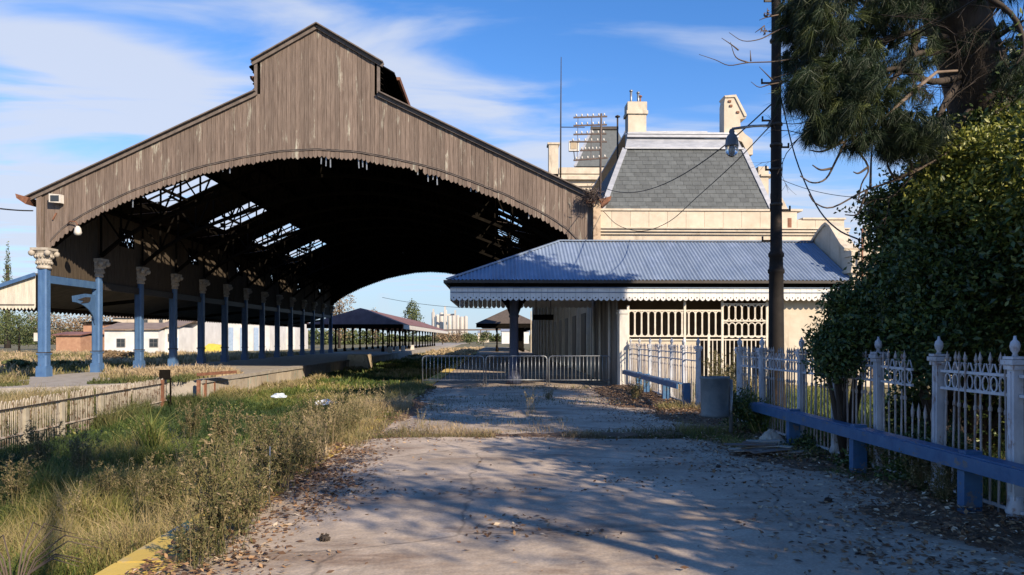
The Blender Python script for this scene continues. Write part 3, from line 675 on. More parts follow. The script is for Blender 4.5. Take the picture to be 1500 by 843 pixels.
# ------------------------------------------------------------------ station building
FY = 34.5; BX = 4.45
bld = thing('station_building', 'cream plastered station building with grey slate mansard roof', 'building', (10, FY, 0))
def building():
    b = MB(); b.box(BX, 16.2, FY, 59.8, -.3, 6.7); b.build('wall', M_cream, bld)
    b = MB(); b.box(BX - .0, BX + .2, 59.9, BY, -.3, 6.5); b.build('side_wall', mat('grey_side_wall', (.2, .18, .16), (.3, .28, .25), scale=1.5), bld)
    # pilasters and dark openings down the side wall under the shed
    for k in range(14):
        y = FY + 1.2 + k * 4.52
        b = MB(); b.box(BX - .12, BX - .01, y, y + .5, 0, 5.2); b.build('pilaster', M_cream, bld)
        b = MB(); b.box(BX - .05, BX - .01, y + 1.5, y + 3.3, .02, 3.0); b.build('door', M_dark, bld)
    # cornice courses on the front
    for z0, z1, pr in ((6.52, 6.62, .10), (6.64, 6.74, .20), (6.76, 6.82, .28), (6.10, 6.18, .08)):
        b = MB(); b.box(BX - .05, 16.3, FY - pr, FY - .003, z0, z1); b.build('cornice', M_cream, bld)
    # parapet of separate stone blocks
    x = BX; xe = XY(1173, FY); Mb = mat('parapet_block', (.43, .37, .29), (.58, .51, .41), rough=.85, scale=2, rnd=.05, patch=(.42, .34, .26), pscale=2, pthr=.72, bump=.2)
    while x < xe - .2:
        w = min(.86, xe - x); b = MB(); b.box(x + .006, x + w - .006, FY - .05, FY + .5, 6.83, 7.60); b.build('stone_block', Mb, bld); x += w
    b = MB(); b.box(BX - .04, xe + .05, FY - .11, FY + .55, 7.61, 7.70); b.build('coping', M_cream, bld)
    xs = XY(1236, FY); 
    while x < xs - .2:
        w = min(.86, xs - x); b = MB(); b.box(x + .006, x + w - .006, FY - .05, FY + .5, 6.83, 7.22); b.build('stone_block', Mb, bld); x += w
    b = MB(); b.box(xe + .06, xs + .05, FY - .11, FY + .55, 7.23, 7.31); b.build('coping', M_cream, bld)
    b = MB(); q = at(1156, 327, FY); b.box(q.x - .09, q.x + .09, FY - .057, FY - .051, q.z - .22, q.z + .22); b.build('rusty_vent', M_rust, bld)
    b = MB(); a, c = XY(1136, 35.2), XY(1160, 35.2); b.prism([(a, 35.3, 7.6), (c, 35.3, 7.6), (a + .3, 35.3, 8.5), (a, 35.3, 8.7)], (0, .6, 0)); b.build('parapet_scroll', M_cream, bld)
    # west pilaster beside the shed gable
    b = MB(); b.box(4.42, 4.75, 34.1, 34.45, 0, 8.0); b.build('corner_pilaster', mat('stained_cream', (.34, .25, .17), (.55, .43, .3), scale=3, patch=(.2, .13, .09), pscale=2, pthr=.55), bld)
    # ---- mansard: slates laid one by one on the front slope
    Y0, Y1, Z0, Z1 = 35.05, 37.05, 7.72, 11.10
    xl = lambda f: 4.94 + (6.36 - 4.94) * f; xr = lambda f: 12.98 + (12.26 - 12.98) * f
    b = MB(); b.faces([(xl(0), Y0, Z0), (xr(0), Y0, Z0), (xr(1), Y1, Z1), (xl(1), Y1, Z1), (xl(0), 56, Z0), (xl(1), 54, Z1), (xr(0), 56, Z0), (xr(1), 54, Z1)],
                      [(0, 1, 2, 3), (4, 0, 3, 5), (1, 6, 7, 2), (6, 4, 5, 7)]); b.build('mansard_slope', M_slate, bld)
    nv = Vector((0, -(Z1 - Z0), Y1 - Y0)).normalized(); nrow = 15
    def P(x, f, o=0): return Vector((x, Y0 + (Y1 - Y0) * f, Z0 + (Z1 - Z0) * f)) + nv * o
    for r in range(nrow):
        f0 = r / nrow; f1 = (r + 1.25) / nrow if r < nrow - 1 else 1.0
        x = xl(f0) + .12 - (.21 if r % 2 else 0)
        while x < xr(f0) - .12:
            a = max(x, xl(f0) + .12); c = min(x + .42, xr(f0) - .12)
            if c - a > .08:
                at0 = max(a, xl(f1) + .12); at1 = min(c, xr(f1) - .12)
                if at1 - at0 > .05:
                    lo = .024 + random.uniform(0, .008); b = MB(); g = .005
                    p = [P(a + g, f0, .006), P(c - g, f0, .006), P(at1 - g, f1, .003), P(at0 + g, f1, .003), P(a + g, f0, lo), P(c - g, f0, lo), P(at1 - g, f1, .010), P(at0 + g, f1, .010)]
                    b.faces(p, [(4, 5, 6, 7), (0, 1, 5, 4), (0, 4, 7, 3), (1, 2, 6, 5)]); b.build('slate', M_slate, bld)
            x += .42
    # zinc hips, flashing, rolls and the flat upper roof
    for f in (xl, xr):
        b = MB(); b.bar(P(f(0), 0, .04), P(f(1), 1, .04), .24, .07, up=nv); b.build('zinc_hip', M_zinc, bld)
    Mz = M_zinc
    b = MB(); b.prism([(xl(1), Y1, Z1 - .02), (xr(1), Y1, Z1 - .02), (12.1, 37.45, 11.75), (6.55, 37.45, 11.75)], (0, .05, .02)); b.build('zinc_flashing', Mz, bld)
    for z, yv, w in ((11.10, 37.0, .08), (11.78, 37.42, .12), (11.98, 37.55, .09)):
        b = MB(); b.box(6.36 + (z - 11.1) * .25, 12.26 - (z - 11.1) * .2, yv - w, yv + .1, z, z + w); b.build('zinc_roll', Mz, bld)
    b = MB(); b.prism([(6.5, 37.6, 12.02), (12.1, 37.6, 12.02), (11.7, 41.5, 13.15), (7.1, 41.5, 13.15)], (0, 0, -.1)); b.prism([(7.1, 41.5, 13.15), (11.7, 41.5, 13.15), (12.1, 54, 11.9), (6.5, 54, 11.9)], (0, 0, -.1)); b.build('upper_roof', Mz, bld)
    b = MB(); b.box(7.1, 11.7, 41.4, 41.6, 13.1, 13.22); b.build('zinc_roll', Mz, bld)
    # ---- chimneys
    def px(x_, y_, Y): return at(780 + x_ / 3.747, 120 + y_ / 3.747, Y)
    Yc = 38.4; a = px(525, 290, Yc); c = px(625, 140, Yc); 
    b = MB(); b.box(a.x, c.x, Yc, Yc + .9, 11.5, c.z - .35); b.box(a.x - .08, c.x + .08, Yc - .08, Yc + .98, c.z - .35, c.z - .18); b.box(a.x - .03, c.x + .03, Yc - .03, Yc + .93, c.z - .18, c.z + .28)
    ch = b.build('chimney', M_cream, bld)
    b = MB(); q = px(573, 172, Yc); b.box(q.x - .07, q.x + .07, Yc - .04, Yc - .031, q.z - .07, q.z + .07); b.build('vent_hole', M_dark, ch)
    for xq, yt in ((541, 55), (580, 65), (592, 85)):
        q = px(xq, yt, Yc + .4); b = MB(); b.tube([(q.x, q.y, c.z + .1), (q.x, q.y, q.z)], .06 if xq < 590 else .04, 8); b.lathe([(.09, 0), (.09, .06), (.03, .1)], q, 8); b.build('flue_pipe', M_galv if xq < 590 else M_rust, ch)
    q = px(467, 195, Yc + 2); b = MB(); b.tube([(q.x, q.y, 10), (q.x, q.y, q.z)], .05, 6); b.lathe([(.14, 0), (.14, .05), (.02, .12)], q, 8); b.build('flue_pipe', M_dark, bld)
    # scrolled chimney on the right
    Yr = 38.0; pts = [(1052, 290), (1052, 120), (1060, 78), (1115, 75), (1170, 182), (1172, 200), (1140, 206), (1142, 255), (1165, 285), (1208, 318), (1210, 400), (1185, 400), (1150, 330)]
    b = MB(); b.prism([px(x, y, Yr) for x, y in pts], (0, .8, 0)); c2 = b.build('chimney', M_cream, bld)
    b = MB(); b.prism([px(x, y, Yr - .06) for x, y in [(1054, 76), (1118, 70), (1176, 180), (1176, 190), (1165, 190), (1112, 84), (1060, 86)]], (0, .95, 0)); b.build('chimney_coping', M_cream, c2)
    for x, y in ((1085, 105), (1092, 130), (1130, 165)):
        q = px(x, y, Yr - .1); b = MB(); b.box(q.x - .07, q.x + .07, Yr - .06, Yr - .003, q.z - .05, q.z + .05); b.build('vent_hole', M_rust, c2)
    a, c = px(1240, 465, 37), px(1296, 520, 37)
    b = MB(); b.box(a.x, c.x, 37, 38, 8, a.z); b.box(a.x + .1, c.x + .25, 36.9, 38.1, c.z, c.z + .1); b.build('chimney', M_cream, bld)
    # ---- wall with curved gable that closes the canopy's right end
    X = 12.66
    prof = [(26.55, 0), (26.55, 4.86), (26.9, 4.9), (27.25, 5.1), (27.7, 5.5), (28.15, 5.9), (28.5, 6.08), (28.8, 6.02), (29.3, 5.82), (29.9, 5.5), (31.0, 4.95), (32.2, 4.5), (34.45, 4.2), (34.45, 0)]
    b = MB(); b.prism([(X, y, z) for y, z in prof], (.34, 0, 0)); g = b.build('curved_gable_wall', M_cream, bld)
    b = MB()
    for (ya, za), (yb, zb) in zip(prof[2:-3], prof[3:-2]): b.bar((X + .17, ya, za + .05), (X + .17, yb, zb + .05), .50, .10)
    b.build('gable_coping', M_cream, g)
    b = MB(); b.box(X - .04, X + .62, 26.36, 26.9, -.1, 4.62); b.box(X - .14, X + .72, 26.26, 27.0, 4.05, 4.15); b.box(X - .10, X + .68, 26.30, 26.96, 4.15, 4.28); b.box(X - .10, X + .68, 26.3, 26.95, 4.64, 4.80); b.build('end_pier', M_cream, bld)
    b = MB(); b.box(X + .64, 18.5, 27.6, 34.4, -.2, 4.9); b.build('annex_wall', M_cream, bld)
    b = MB(); b.box(X + .6, 18.6, 27.45, 34.4, 4.91, 5.05); b.build('cornice', M_cream, bld)
    for u in (1266, 1285):
        x = XY(u, 27.5); b = MB(); b.box(x - .1, x + .1, 27.3, 27.44, 0, 5.9); b.build('slim_pilaster', M_cream, bld)
    # service pipes by the pier
    for u in (1255, 1263): x = XY(u, 26.2); b = MB(); b.tube([(x, 26.2, .3), (x, 26.2, 5.6 if u == 1263 else 3.9)], .035, 6); b.build('drain_pipe', M_rust, bld)
    # ---- enclosed room below the canopy: lit wall right, dark back wall
    xa = XY(1125, 26.85); b = MB(); b.box(xa, 12.6, 26.85, 27.1, -.1, 3.5); b.build('front_wall', M_cream, bld)
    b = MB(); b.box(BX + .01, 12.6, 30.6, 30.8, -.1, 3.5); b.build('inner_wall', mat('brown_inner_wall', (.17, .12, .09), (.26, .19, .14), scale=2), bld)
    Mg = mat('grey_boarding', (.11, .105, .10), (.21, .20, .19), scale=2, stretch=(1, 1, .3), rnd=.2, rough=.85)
    y = 27.4
    while y < FY - .05:
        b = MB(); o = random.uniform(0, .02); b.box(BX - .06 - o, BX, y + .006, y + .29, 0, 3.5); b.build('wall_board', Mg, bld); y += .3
    for y in (28.6, 31.2, 33.3): b = MB(); b.tube([(BX - .13, y, 0), (BX - .13, y, 3.5)], .06, 8); b.build('down_pipe', M_white, bld)
    # ---- tall central block behind
    YB = 60.0; top = at(850, 246, YB).z
    b = MB(); b.box(BX + .01, 15, YB, 78, -.2, top - .5); b.build('central_block', M_cream, bld)
    x0, x1 = XY(819, YB), XY(884, YB)
    b = MB(); b.box(x0, 15, YB - .1, YB + .6, top - .49, top); b.box(x0 - .1, 15.1, YB - .35, YB + .7, top - 1.0, top - .75); b.box(x0, 15.1, YB - .15, YB - .01, top - 1.5, top - 1.4); b.build('central_parapet', M_cream, bld)
    z = at(810, 212, YB).z; b = MB(); b.box(XY(804, YB), XY(818, YB), YB, YB + 1, top - 2.5, z); b.box(XY(803, YB) - .05, XY(819, YB) + .05, YB - .08, YB + 1.08, z, z + .15); b.build('chimney', M_cream, bld)
    Yt = 62; p = [at(842, 244, Yt), at(930, 244, Yt), at(904, 190, Yt + 2), at(867, 190, Yt + 2)]
    b = MB(); bk = [Vector((q.x, q.y + dy, q.z)) for q, dy in zip(p, (10, 10, 6, 6))]
    b.faces(p + bk, [(0, 1, 2, 3), (4, 0, 3, 7), (1, 5, 6, 2), (3, 2, 6, 7), (4, 5, 6, 7)]); b.build('tower_roof', M_slate, bld)
    b = MB(); b.bar(p[0], p[3], .2, .1, up=nv); b.build('zinc_hip', M_zinc, bld)
    b = MB(); b.bar(p[3] + Vector((-.1, 0, .1)), p[2] + Vector((.1, 0, .1)), .3, .25); b.build('tower_cresting', M_dark, bld)
building()
def roof_gear():
    Y = 35.6
    def q(x_, y_, Y=Y): return at(780 + x_ / 3.747, 120 + y_ / 3.747, Y)
    t = thing('telegraph_rack', 'rusty pole with six rows of telegraph cross arms beside the slate roof', 'telegraph pole', tuple(q(375, 600)))
    b = MB(); b.tube([q(372, 620), q(374, 400), q(378, 175)], .05, 8); b.build('pole', M_rustg, t)
    im = MB(); im.lathe([(.02, 0), (.04, .03), (.035, .09), (.02, .12)], n=7); im = im.mesh('insulator', M_white)
    for (y, xa, xb, dy) in ((197, 225, 410, -6), (242, 225, 408, -6), (290, 225, 405, -4), (330, 205, 408, 0), (378, 260, 380, -3), (432, 225, 412, -14)):
        a, c = q(xa, y), q(xb, y + dy); b = MB(); b.bar(a, c, .05, .07); arm = b.build('cross_arm', M_rustg, t)
        for k in range(6):
            f = (k + .5) / 6; put('insulator', im, arm, tuple(a.lerp(c, f) + Vector((0, 0, .04))))
    for x in (250, 325): b = MB(); b.bar(q(x, 195), q(x - 5, 435), .025); b.build('tie_rod', M_rustg, t)
    c = q(228, 352); fl = thing('roof_floodlight', 'square white floodlight box beside the telegraph cross arms', 'floodlight', tuple(c))
    b = MB(); b.box(c.x - .24, c.x + .24, c.y, c.y + .18, c.z - .24, c.z + .24); b.build('housing', M_white, fl)
    b = MB(); b.box(c.x - .16, c.x + .12, c.y - .02, c.y - .003, c.z - .15, c.z + .15); b.build('lens', mat('amber_glass', (.35, .28, .18), (.45, .36, .24), rough=.3), fl)
    b = MB(); b.bar((c.x, c.y + .1, c.z - .24), (c.x + .05, c.y + .1, c.z - .7), .04); b.build('bracket', M_dark, fl)
    a = at(821, 258, 40); top = at(822, 84, 40); m = MB(); m.tube([a - Vector((0, 0, 1.2)), a.lerp(top, .5), top], [.05, .04, .02], 6); m.tube([a + Vector((0, 0, 2.6)), a + Vector((1.3, 0, 2.6))], .025, 5)
    tag(m.build('radio_mast', M_dark, None, tuple(a)), 'tall thin radio mast left of the slate roof', 'mast')
    # tangle of twigs on the gutter end where shed and building meet
    c = at(868, 288, 33.9); P = RNG.normal(size=(420, 3)) * np.array([.22, .15, .20]) + np.array(c)
    V, Fc, r = leaf_cloud(P, .26, aspect=.10); tag(put('twig_nest', npmesh('twig_nest', V - np.array(c), Fc, M_rustg, r), None, tuple(c)), 'rust brown tangle of twigs lodged at the right foot of the gable roof', 'nest')
    n = bpy.data.objects['twig_nest']; b = MB(); b.box(c.x - .28, c.x + .12, 33.9, 34.15, c.z - .3, c.z - .1)
    ORG['twig_nest'] = c; b.build('gutter_head', M_rust, n)
roof_gear()

# ------------------------------------------------------------------ oval grille screen below the canopy
def screen():
    Y = 26.75; t = thing('entrance_screen', 'cream iron screen of tall oval openings under the canopy valance', 'screen', (7, Y, 0))
    Ms = mat('cream_iron', (.52, .47, .39), (.68, .63, .54), rough=.6, scale=6, rnd=.05)
    def oval(w, h, th=.035):
        m = MB(); pts = []
        for a in np.linspace(0, PI, 7): pts.append((w / 2 * math.cos(a), h / 2 - w / 2 + w / 2 * math.sin(a)))
        for a in np.linspace(PI, 2 * PI, 7): pts.append((w / 2 * math.cos(a), -h / 2 + w / 2 + w / 2 * math.sin(a)))
        n = len(pts)
        for i in range(n):
            a, b = pts[i], pts[(i + 1) % n]; m.bar((a[0], 0, a[1]), (b[0], 0, b[1]), th, th, up=(0, 1, 0))
        return m.mesh('oval', Ms)
    def Z(v): return H + (HOR - v) * 26.9 / F
    xs, xm, xe = XY(920, Y), XY(1058, Y), XY(1125, Y)
    p = (xm - xs) / 14; z0, z1 = Z(493), Z(456); om = oval(p - .02, z1 - z0)
    for i in range(14): put('oval', om, t, (xs + p * (i + .5), Y, (z0 + z1) / 2))
    p2 = (xe - xm) / 7
    for za, zb in ((Z(470), Z(447)), (Z(495), Z(473))):
        o2 = oval(p2 - .02, zb - za)
        for i in range(7): put('oval', o2, t, (xm + p2 * (i + .5), Y, (za + zb) / 2))
    for i in range(0, 15): b = MB(); b.box(xs + p * i - .012, xs + p * i + .012, Y - .02, Y + .02, z0, z1); b.build('bar', Ms, t)
    for (a, c, z) in ((xs, xm, z1), (xs, xe, z0 - .02), (xm, xe, Z(446.5)), (xm, xe, Z(471.5)), (xs, xe, Z(499))):
        b = MB(); b.box(a, c, Y - .025, Y + .025, z, z + .045); b.build('rail', Ms, t)
    for x, z in ((xs, 2.9), (xm, 3.4), (xe - .04, 3.4), (XY(1038, Y), Z(493)), (XY(1003, Y), 3.4)): b = MB(); b.box(x - .04, x + .04, Y - .035, Y + .035, 0, z); b.build('stile', Ms, t)
    x = XY(1025, Y)
    while x < xe: b = MB(); b.box(x - .015, x + .015, Y - .015, Y + .015, .1, Z(497)); b.build('bar', Ms, t); x += .155
    b = MB(); b.box(xs, XY(1020, Y), Y + .03, Y + .12, 0, Z(497)); b.build('solid_panel', M_cream, t)
    b = MB(); b.box(XY(907, Y), XY(919, Y), Y - .1, Y + .4, -.05, 2.75); b.box(XY(907, Y) - .03, XY(919, Y) + .03, Y - .13, Y + .43, 2.6, 2.68); b.build('end_pier', M_white, t)
screen()

# ------------------------------------------------------------------ crowd barriers
def barriers():
    x = XY(619, 27.5); 
    labs = ['leftmost galvanised crowd barrier with its left end by the track edge', 'middle galvanised crowd barrier in front of the canopy column', 'rightmost galvanised crowd barrier reaching towards the entrance screen']
    w = XY(711, 27.5) - x - .06
    proto = None
    for k in range(3):
        t = thing('crowd_barrier', labs[k], 'barrier', (x, 27.5, 0), 'crowd barriers closing the platform')
        r = .12; h = 1.08
        if proto is None:
            f = MB(); arc = [(r - r * math.cos(a), 0, h - r + r * math.sin(a)) for a in np.linspace(0, PI / 2, 5)]
            path = [(0, 0, .02)] + arc + [(w - p[0], 0, p[2]) for p in arc[::-1]] + [(w, 0, .02)]
            f.tube(path, .021, 8); f.tube([(0, 0, .20), (w, 0, .20)], .018, 8)
            bm_ = MB(); bm_.tube([(0, 0, .20), (0, 0, h)], .0115, 6)
            ft = MB(); ft.tube([(0, -.28, .02), (0, -.14, .05), (0, .14, .05), (0, .28, .02)], .018, 6)
            proto = (f.mesh('frame', M_galv), bm_.mesh('bar', M_galv), ft.mesh('foot', M_galv))
        rz = (0, .01, -.04)[k]
        loc = Vector((x, 27.5, 0)); rot = Matrix.Rotation(rz, 3, 'Z')
        put('frame', proto[0], t, loc, (0, 0, rz))
        for j in range(1, 16): put('bar', proto[1], t, loc + rot @ Vector((w * j / 16, 0, 0)), (0, 0, rz))
        for j in (0.03, .97): put('foot', proto[2], t, loc + rot @ Vector((w * j, 0, 0)), (0, 0, rz))
        x += w + .08
barriers()

# ------------------------------------------------------------------ white iron fence
POSTU = [1488, 1374, 1288, 1224, 1173, 1117, 1084]
def iron_fence():
    y1 = [YX(u, FX) for u in POSTU]; y1 = [4.2, 5.5] + y1
    y2 = [YX(u, FX) for u in (1023, 1003, 984, 967, 952, 937, 924)]
    pm = MB(); s = .046
    pm.lathe([(.075, -.05), (.075, .08), (.088, .12), (.062, .2), (.06, .26)], n=8)
    pm.box(-s, s, -s, s, .22, 1.46); pm.box(-s - .012, s + .012, -s + .03, s - .03, .3, 1.40); pm.box(-.066, .066, -.066, .066, 1.42, 1.46); pm.box(-.083, .083, -.083, .083, 1.465, 1.51)
    pm.box(-.07, .07, -.07, .07, 1.515, 1.54)
    pm.lathe([(.03, 1.54), (.020, 1.57), (.038, 1.595), (.046, 1.635), (.038, 1.672), (.016, 1.695), (.012, 1.73)], n=10)
    pm = pm.mesh('post', M_fence)
    def picket(top, tip=True):
        m = MB(); m.lathe([(.012, .02), (.012, .99), (.020, 1.0), (.020, 1.03), (.011, 1.05), (.011, top - .13), (.02, top - .125), (.009, top - .11), (.022, top - .075), (.001, top)], n=5, smooth=False); return m.mesh('picket', M_picket)
    pk = picket(1.57); 
    sm = MB(); sm.lathe([(.011, .02), (.011, .8), (.018, .82), (.02, .88), (.001, .98)], n=5, smooth=False); sm = sm.mesh('short_picket', M_picket)
    rg = MB(); n = 10
    for i in range(n):
        a, c = 2 * PI * i / n, 2 * PI * (i + 1) / n
        rg.bar((0, .047 * math.cos(a), 1.265 + .075 * math.sin(a)), (0, .047 * math.cos(c), 1.265 + .075 * math.sin(c)), .012, .010, up=(1, 0, 0))
    for s_ in (-1, 1): rg.bar((0, s_ * .05, 1.37), (0, s_ * .012, 1.46), .010, .010, up=(1, 0, 0))
    rg = rg.mesh('ring', M_fence)
    def run(ys, label, grp):
        t = thing('iron_fence', label, 'fence', (FX, ys[0], 0), grp)
        for y in ys: put('post', pm, t, (FX, y, 0), (0, random.uniform(-.01, .01), 0))
        for a, c in zip(ys[:-1], ys[1:]):
            L_ = c - a; n = max(3, int(round(L_ / .125))); st = L_ / n
            short = abs(a - YX(1374, FX)) < .01
            for z in ((.12, 1.18, 1.36)):
                b = MB(); hi = c - .06
                if short and z > 1: b.bar((FX, a + .5, z - .01), (FX, hi, z), .03, .028)
                else: b.bar((FX, a + .06, z), (FX, hi, z), .03, .028)
                b.build('rail', M_fence, t)
            for i in range(1, n):
                y = a + st * i + random.gauss(0, .006)
                if random.random() < .025: continue
                if short and y < a + .52: put('short_picket', sm, t, (FX, y, 0), (random.uniform(-.02, .02), 0, 0)); continue
                put('picket', pk, t, (FX, y, random.uniform(-.01, .012)), (random.gauss(0, .014), random.gauss(0, .012), 0))
                if i > 1 and c < 16: put('ring', rg, t, (FX, y - st / 2, 0))
    run(y1, 'near run of white spear topped iron fence with ball finials under the dark shrubs', 'white iron fence along the platform')
    run(y2, 'far run of white spear topped iron fence between the waste bin and the entrance screen', 'white iron fence along the platform')
iron_fence()

# ------------------------------------------------------------------ blue low rail, bin, lamp post
def rail_barrier():
    X = 4.5
    def run(ya, yb, posts, label, top=.60):
        t = thing('low_rail', label, 'rail', (X, ya, 0), 'blue low rails beside the fence')
        b = MB(); b.bar((X - .07, ya, top - .075), (X - .07, yb, top - .075), .045, .13); b.bar((X + .03, ya, top - .012), (X + .03, yb, top - .012), .16, .03); b.build('beam', M_bluedk, t)
        for y in posts:
            b = MB(); b.box(X - .03, X + .13, y - .055, y + .055, -.1, top + .03); b.box(X - .045, X - .03, y - .055, y + .055, -.1, top - .16); b.build('post', M_bluedk, t)
    run(3.2, 13.05, [4.4, YX(1414, X), YX(1252, X), YX(1158, X)], 'long near blue rail on short blue posts running out of frame at the right')
    run(18.3, 26.2, [YX(1003, X), YX(973, X), YX(945, X), YX(934, X)], 'far short blue rail between waste bin and building entrance', .62)
rail_barrier()
def bin_():
    c = gnd(1047, 640); c = Vector((XY(1047, 12.9), 12.9, 0))
    t = thing('waste_bin', 'grey galvanised round waste bin hung on a post beside the fence', 'bin', tuple(c))
    b = MB(); b.lathe([(.02, .36), (.235, .36), (.245, .39), (.235, .43), (.242, 1.0), (.257, 1.02), (.257, 1.05), (.237, 1.05), (.225, 1.0), (.21, .45), (.02, .43)], c, 20); b.build('drum', mat('bin_steel', (.10, .13, .15), (.18, .215, .235), rough=.55, scale=5, metal=.3, patch=(.10, .09, .08), pscale=5, pthr=.64), t)
    x = XY(1072, 12.9); b = MB(); b.tube([(x, 12.95, -.1), (x, 12.95, 1.0)], .035, 8); b.build('post', M_galv, t)
    b = MB(); b.bar((c.x + .2, 12.95, .9), (x, 12.95, .9), .03, .05); b.bar((c.x + .2, 12.95, .5), (x, 12.95, .5), .03, .05); b.build('bracket', M_galv, t)
bin_()
M_pole = mat('black_pole_paint', (.009, .008, .008), (.022, .018, .017), rough=.75, scale=5, patch=(.05, .028, .02), pscale=4, pthr=.64, spec=.25)
POLE = Vector((XY(1137, 16), 16, 0))
def lamp_post():
    p = POLE; t = thing('lamp_post', 'tall dark iron lamp post with collared base rising behind the white fence', 'lamp post', tuple(p))
    z = lambda v: at(1137, v, 16).z
    b = MB(); b.lathe([(.22, -.1), (.22, .4), (.19, .5), (.172, .9), (.155, z(440)), (.150, z(402)), (.175, z(400)), (.175, z(396)), (.148, z(393)), (.14, z(378)), (.165, z(376)), (.165, z(372)), (.125, z(368)), (.118, z(310)), (.112, z(200)), (.10, z(60)), (.095, 12.0)], p, 14); b.build('shaft', M_pole, t)
    def peg(v, u0, u1, th=.035):
        a, c = at(u0, v, 16), at(u1, v, 16); b = MB(); b.bar(a, c, th, th); b.tube([c + Vector((0, 0, -.02)), c + Vector((0, 0, .09))], .02, 6); b.build('step_peg', M_dark, t)
    for v, u0, u1 in ((2, 1137, 1120), (84, 1140, 1156), (122, 1137, 1116), (177, 1137, 1117), (216, 1137, 1155), (249, 1140, 1122), (308, 1137, 1157), (308, 1137, 1129), (353, 1137, 1117)): peg(v, u0, u1)
    for v in (60, 122, 183, 213, 249, 300): b = MB(); b.lathe([(.13, -.03), (.135, 0), (.13, .03)], (p.x, p.y, z(v)), 12); b.build('band', M_dark, t)
    b = MB(); e = at(1073, 189, 15.4); s = at(1131, 184, 16); b.tube([s, s.lerp(e, .5) + Vector((0, 0, .02)), e], .028, 8); b.bar(at(1125, 186, 15.95), at(1130, 178, 16), .06, .06); b.build('arm', M_galv, t)
    q = at(1072, 196, 15.4); b = MB(); b.lathe([(.04, .09), (.06, .04), (.05, .0), (.09, -.04), (.125, -.12), (.135, -.24), (.138, -.27)], q, 14); b.build('lamp_hood', mat('lamp_grey', (.08, .09, .10), (.14, .15, .17), rough=.5), t)
    gl = bpy.data.materials.new('lamp_glass'); gl.use_nodes = True; g = gl.node_tree.nodes['Principled BSDF']; g.inputs['Transmission Weight'].default_value = .9; g.inputs['Roughness'].default_value = .08; g.inputs['Base Color'].default_value = (.85, .88, .9, 1)
    b = MB(); b.lathe([(.132, -.275), (.128, -.36), (.10, -.44), (.05, -.48), (.01, -.49)], q, 14); b.build('lamp_glass', gl, t)
    b = MB(); b.lathe([(.03, -.28), (.045, -.33), (.045, -.40), (.01, -.43)], q, 8); b.build('bulb', mat('bulb', (.25, .25, .25), (.35, .35, .35), rough=.2), t)
lamp_post()
def wires():
    def wire(pts, label, sag=0.0, r=.011, n=18, taut=None):
        P = [at(*p) if len(p) == 3 and isinstance(p, tuple) else Vector(p) for p in pts]; out = []
        if len(P) == 2:
            for i in range(n + 1):
                f = i / n; q = P[0].lerp(P[1], f); q.z -= sag * 4 * f * (1 - f); out.append(q)
        else: out = smooth(P, 5)
        c = out[0]; b = MB(); b.tube(out, r, 5)
        tag(b.build('cable', M_wire, None, tuple(c)), label, 'cable', 'overhead cables')
    wire([(1131, 152, 16), (882, 274, 34)], 'black cable from the lamp post down to the left edge of the slate roof', .9, .016)
    wire([(1131, 182, 16), (1075, 240, 19), (1020, 290, 23), (980, 325, 26), (940, 339, 29), (905, 330, 32), (884, 310, 34)], 'black cable sagging in a deep loop in front of the cream parapet', 0, .013)
    wire([(1143, 140, 16), (1165, 230, 14.5), (1195, 300, 13), (1225, 335, 12), (1260, 352, 11)], 'black cable hanging from the lamp post towards the evergreen tree', .3, .013)
    wire([(1142, 180, 16), (1255, 145, 11)], 'thin cable from the lamp post into the pine foliage', .15, .008)
    wire([(1142, 262, 16), (1275, 290, 13)], 'thin faint cable right of the lamp post below the pine', .1, .006)
    wire([(1140, 120, 16), (1460, -20, 8)], 'pair of cables rising from the lamp post across the pine trunk', .25, .012)
    wire([(0, 306, 30), (48, 309, 34.2)], 'cable reaching the left eaves of the train shed from outside the frame', .02, .03)
    wire([(560, 436, 110), (720, 452, 100)], 'fine cable crossing the sky seen through the far arch', .4, .03)
wires()
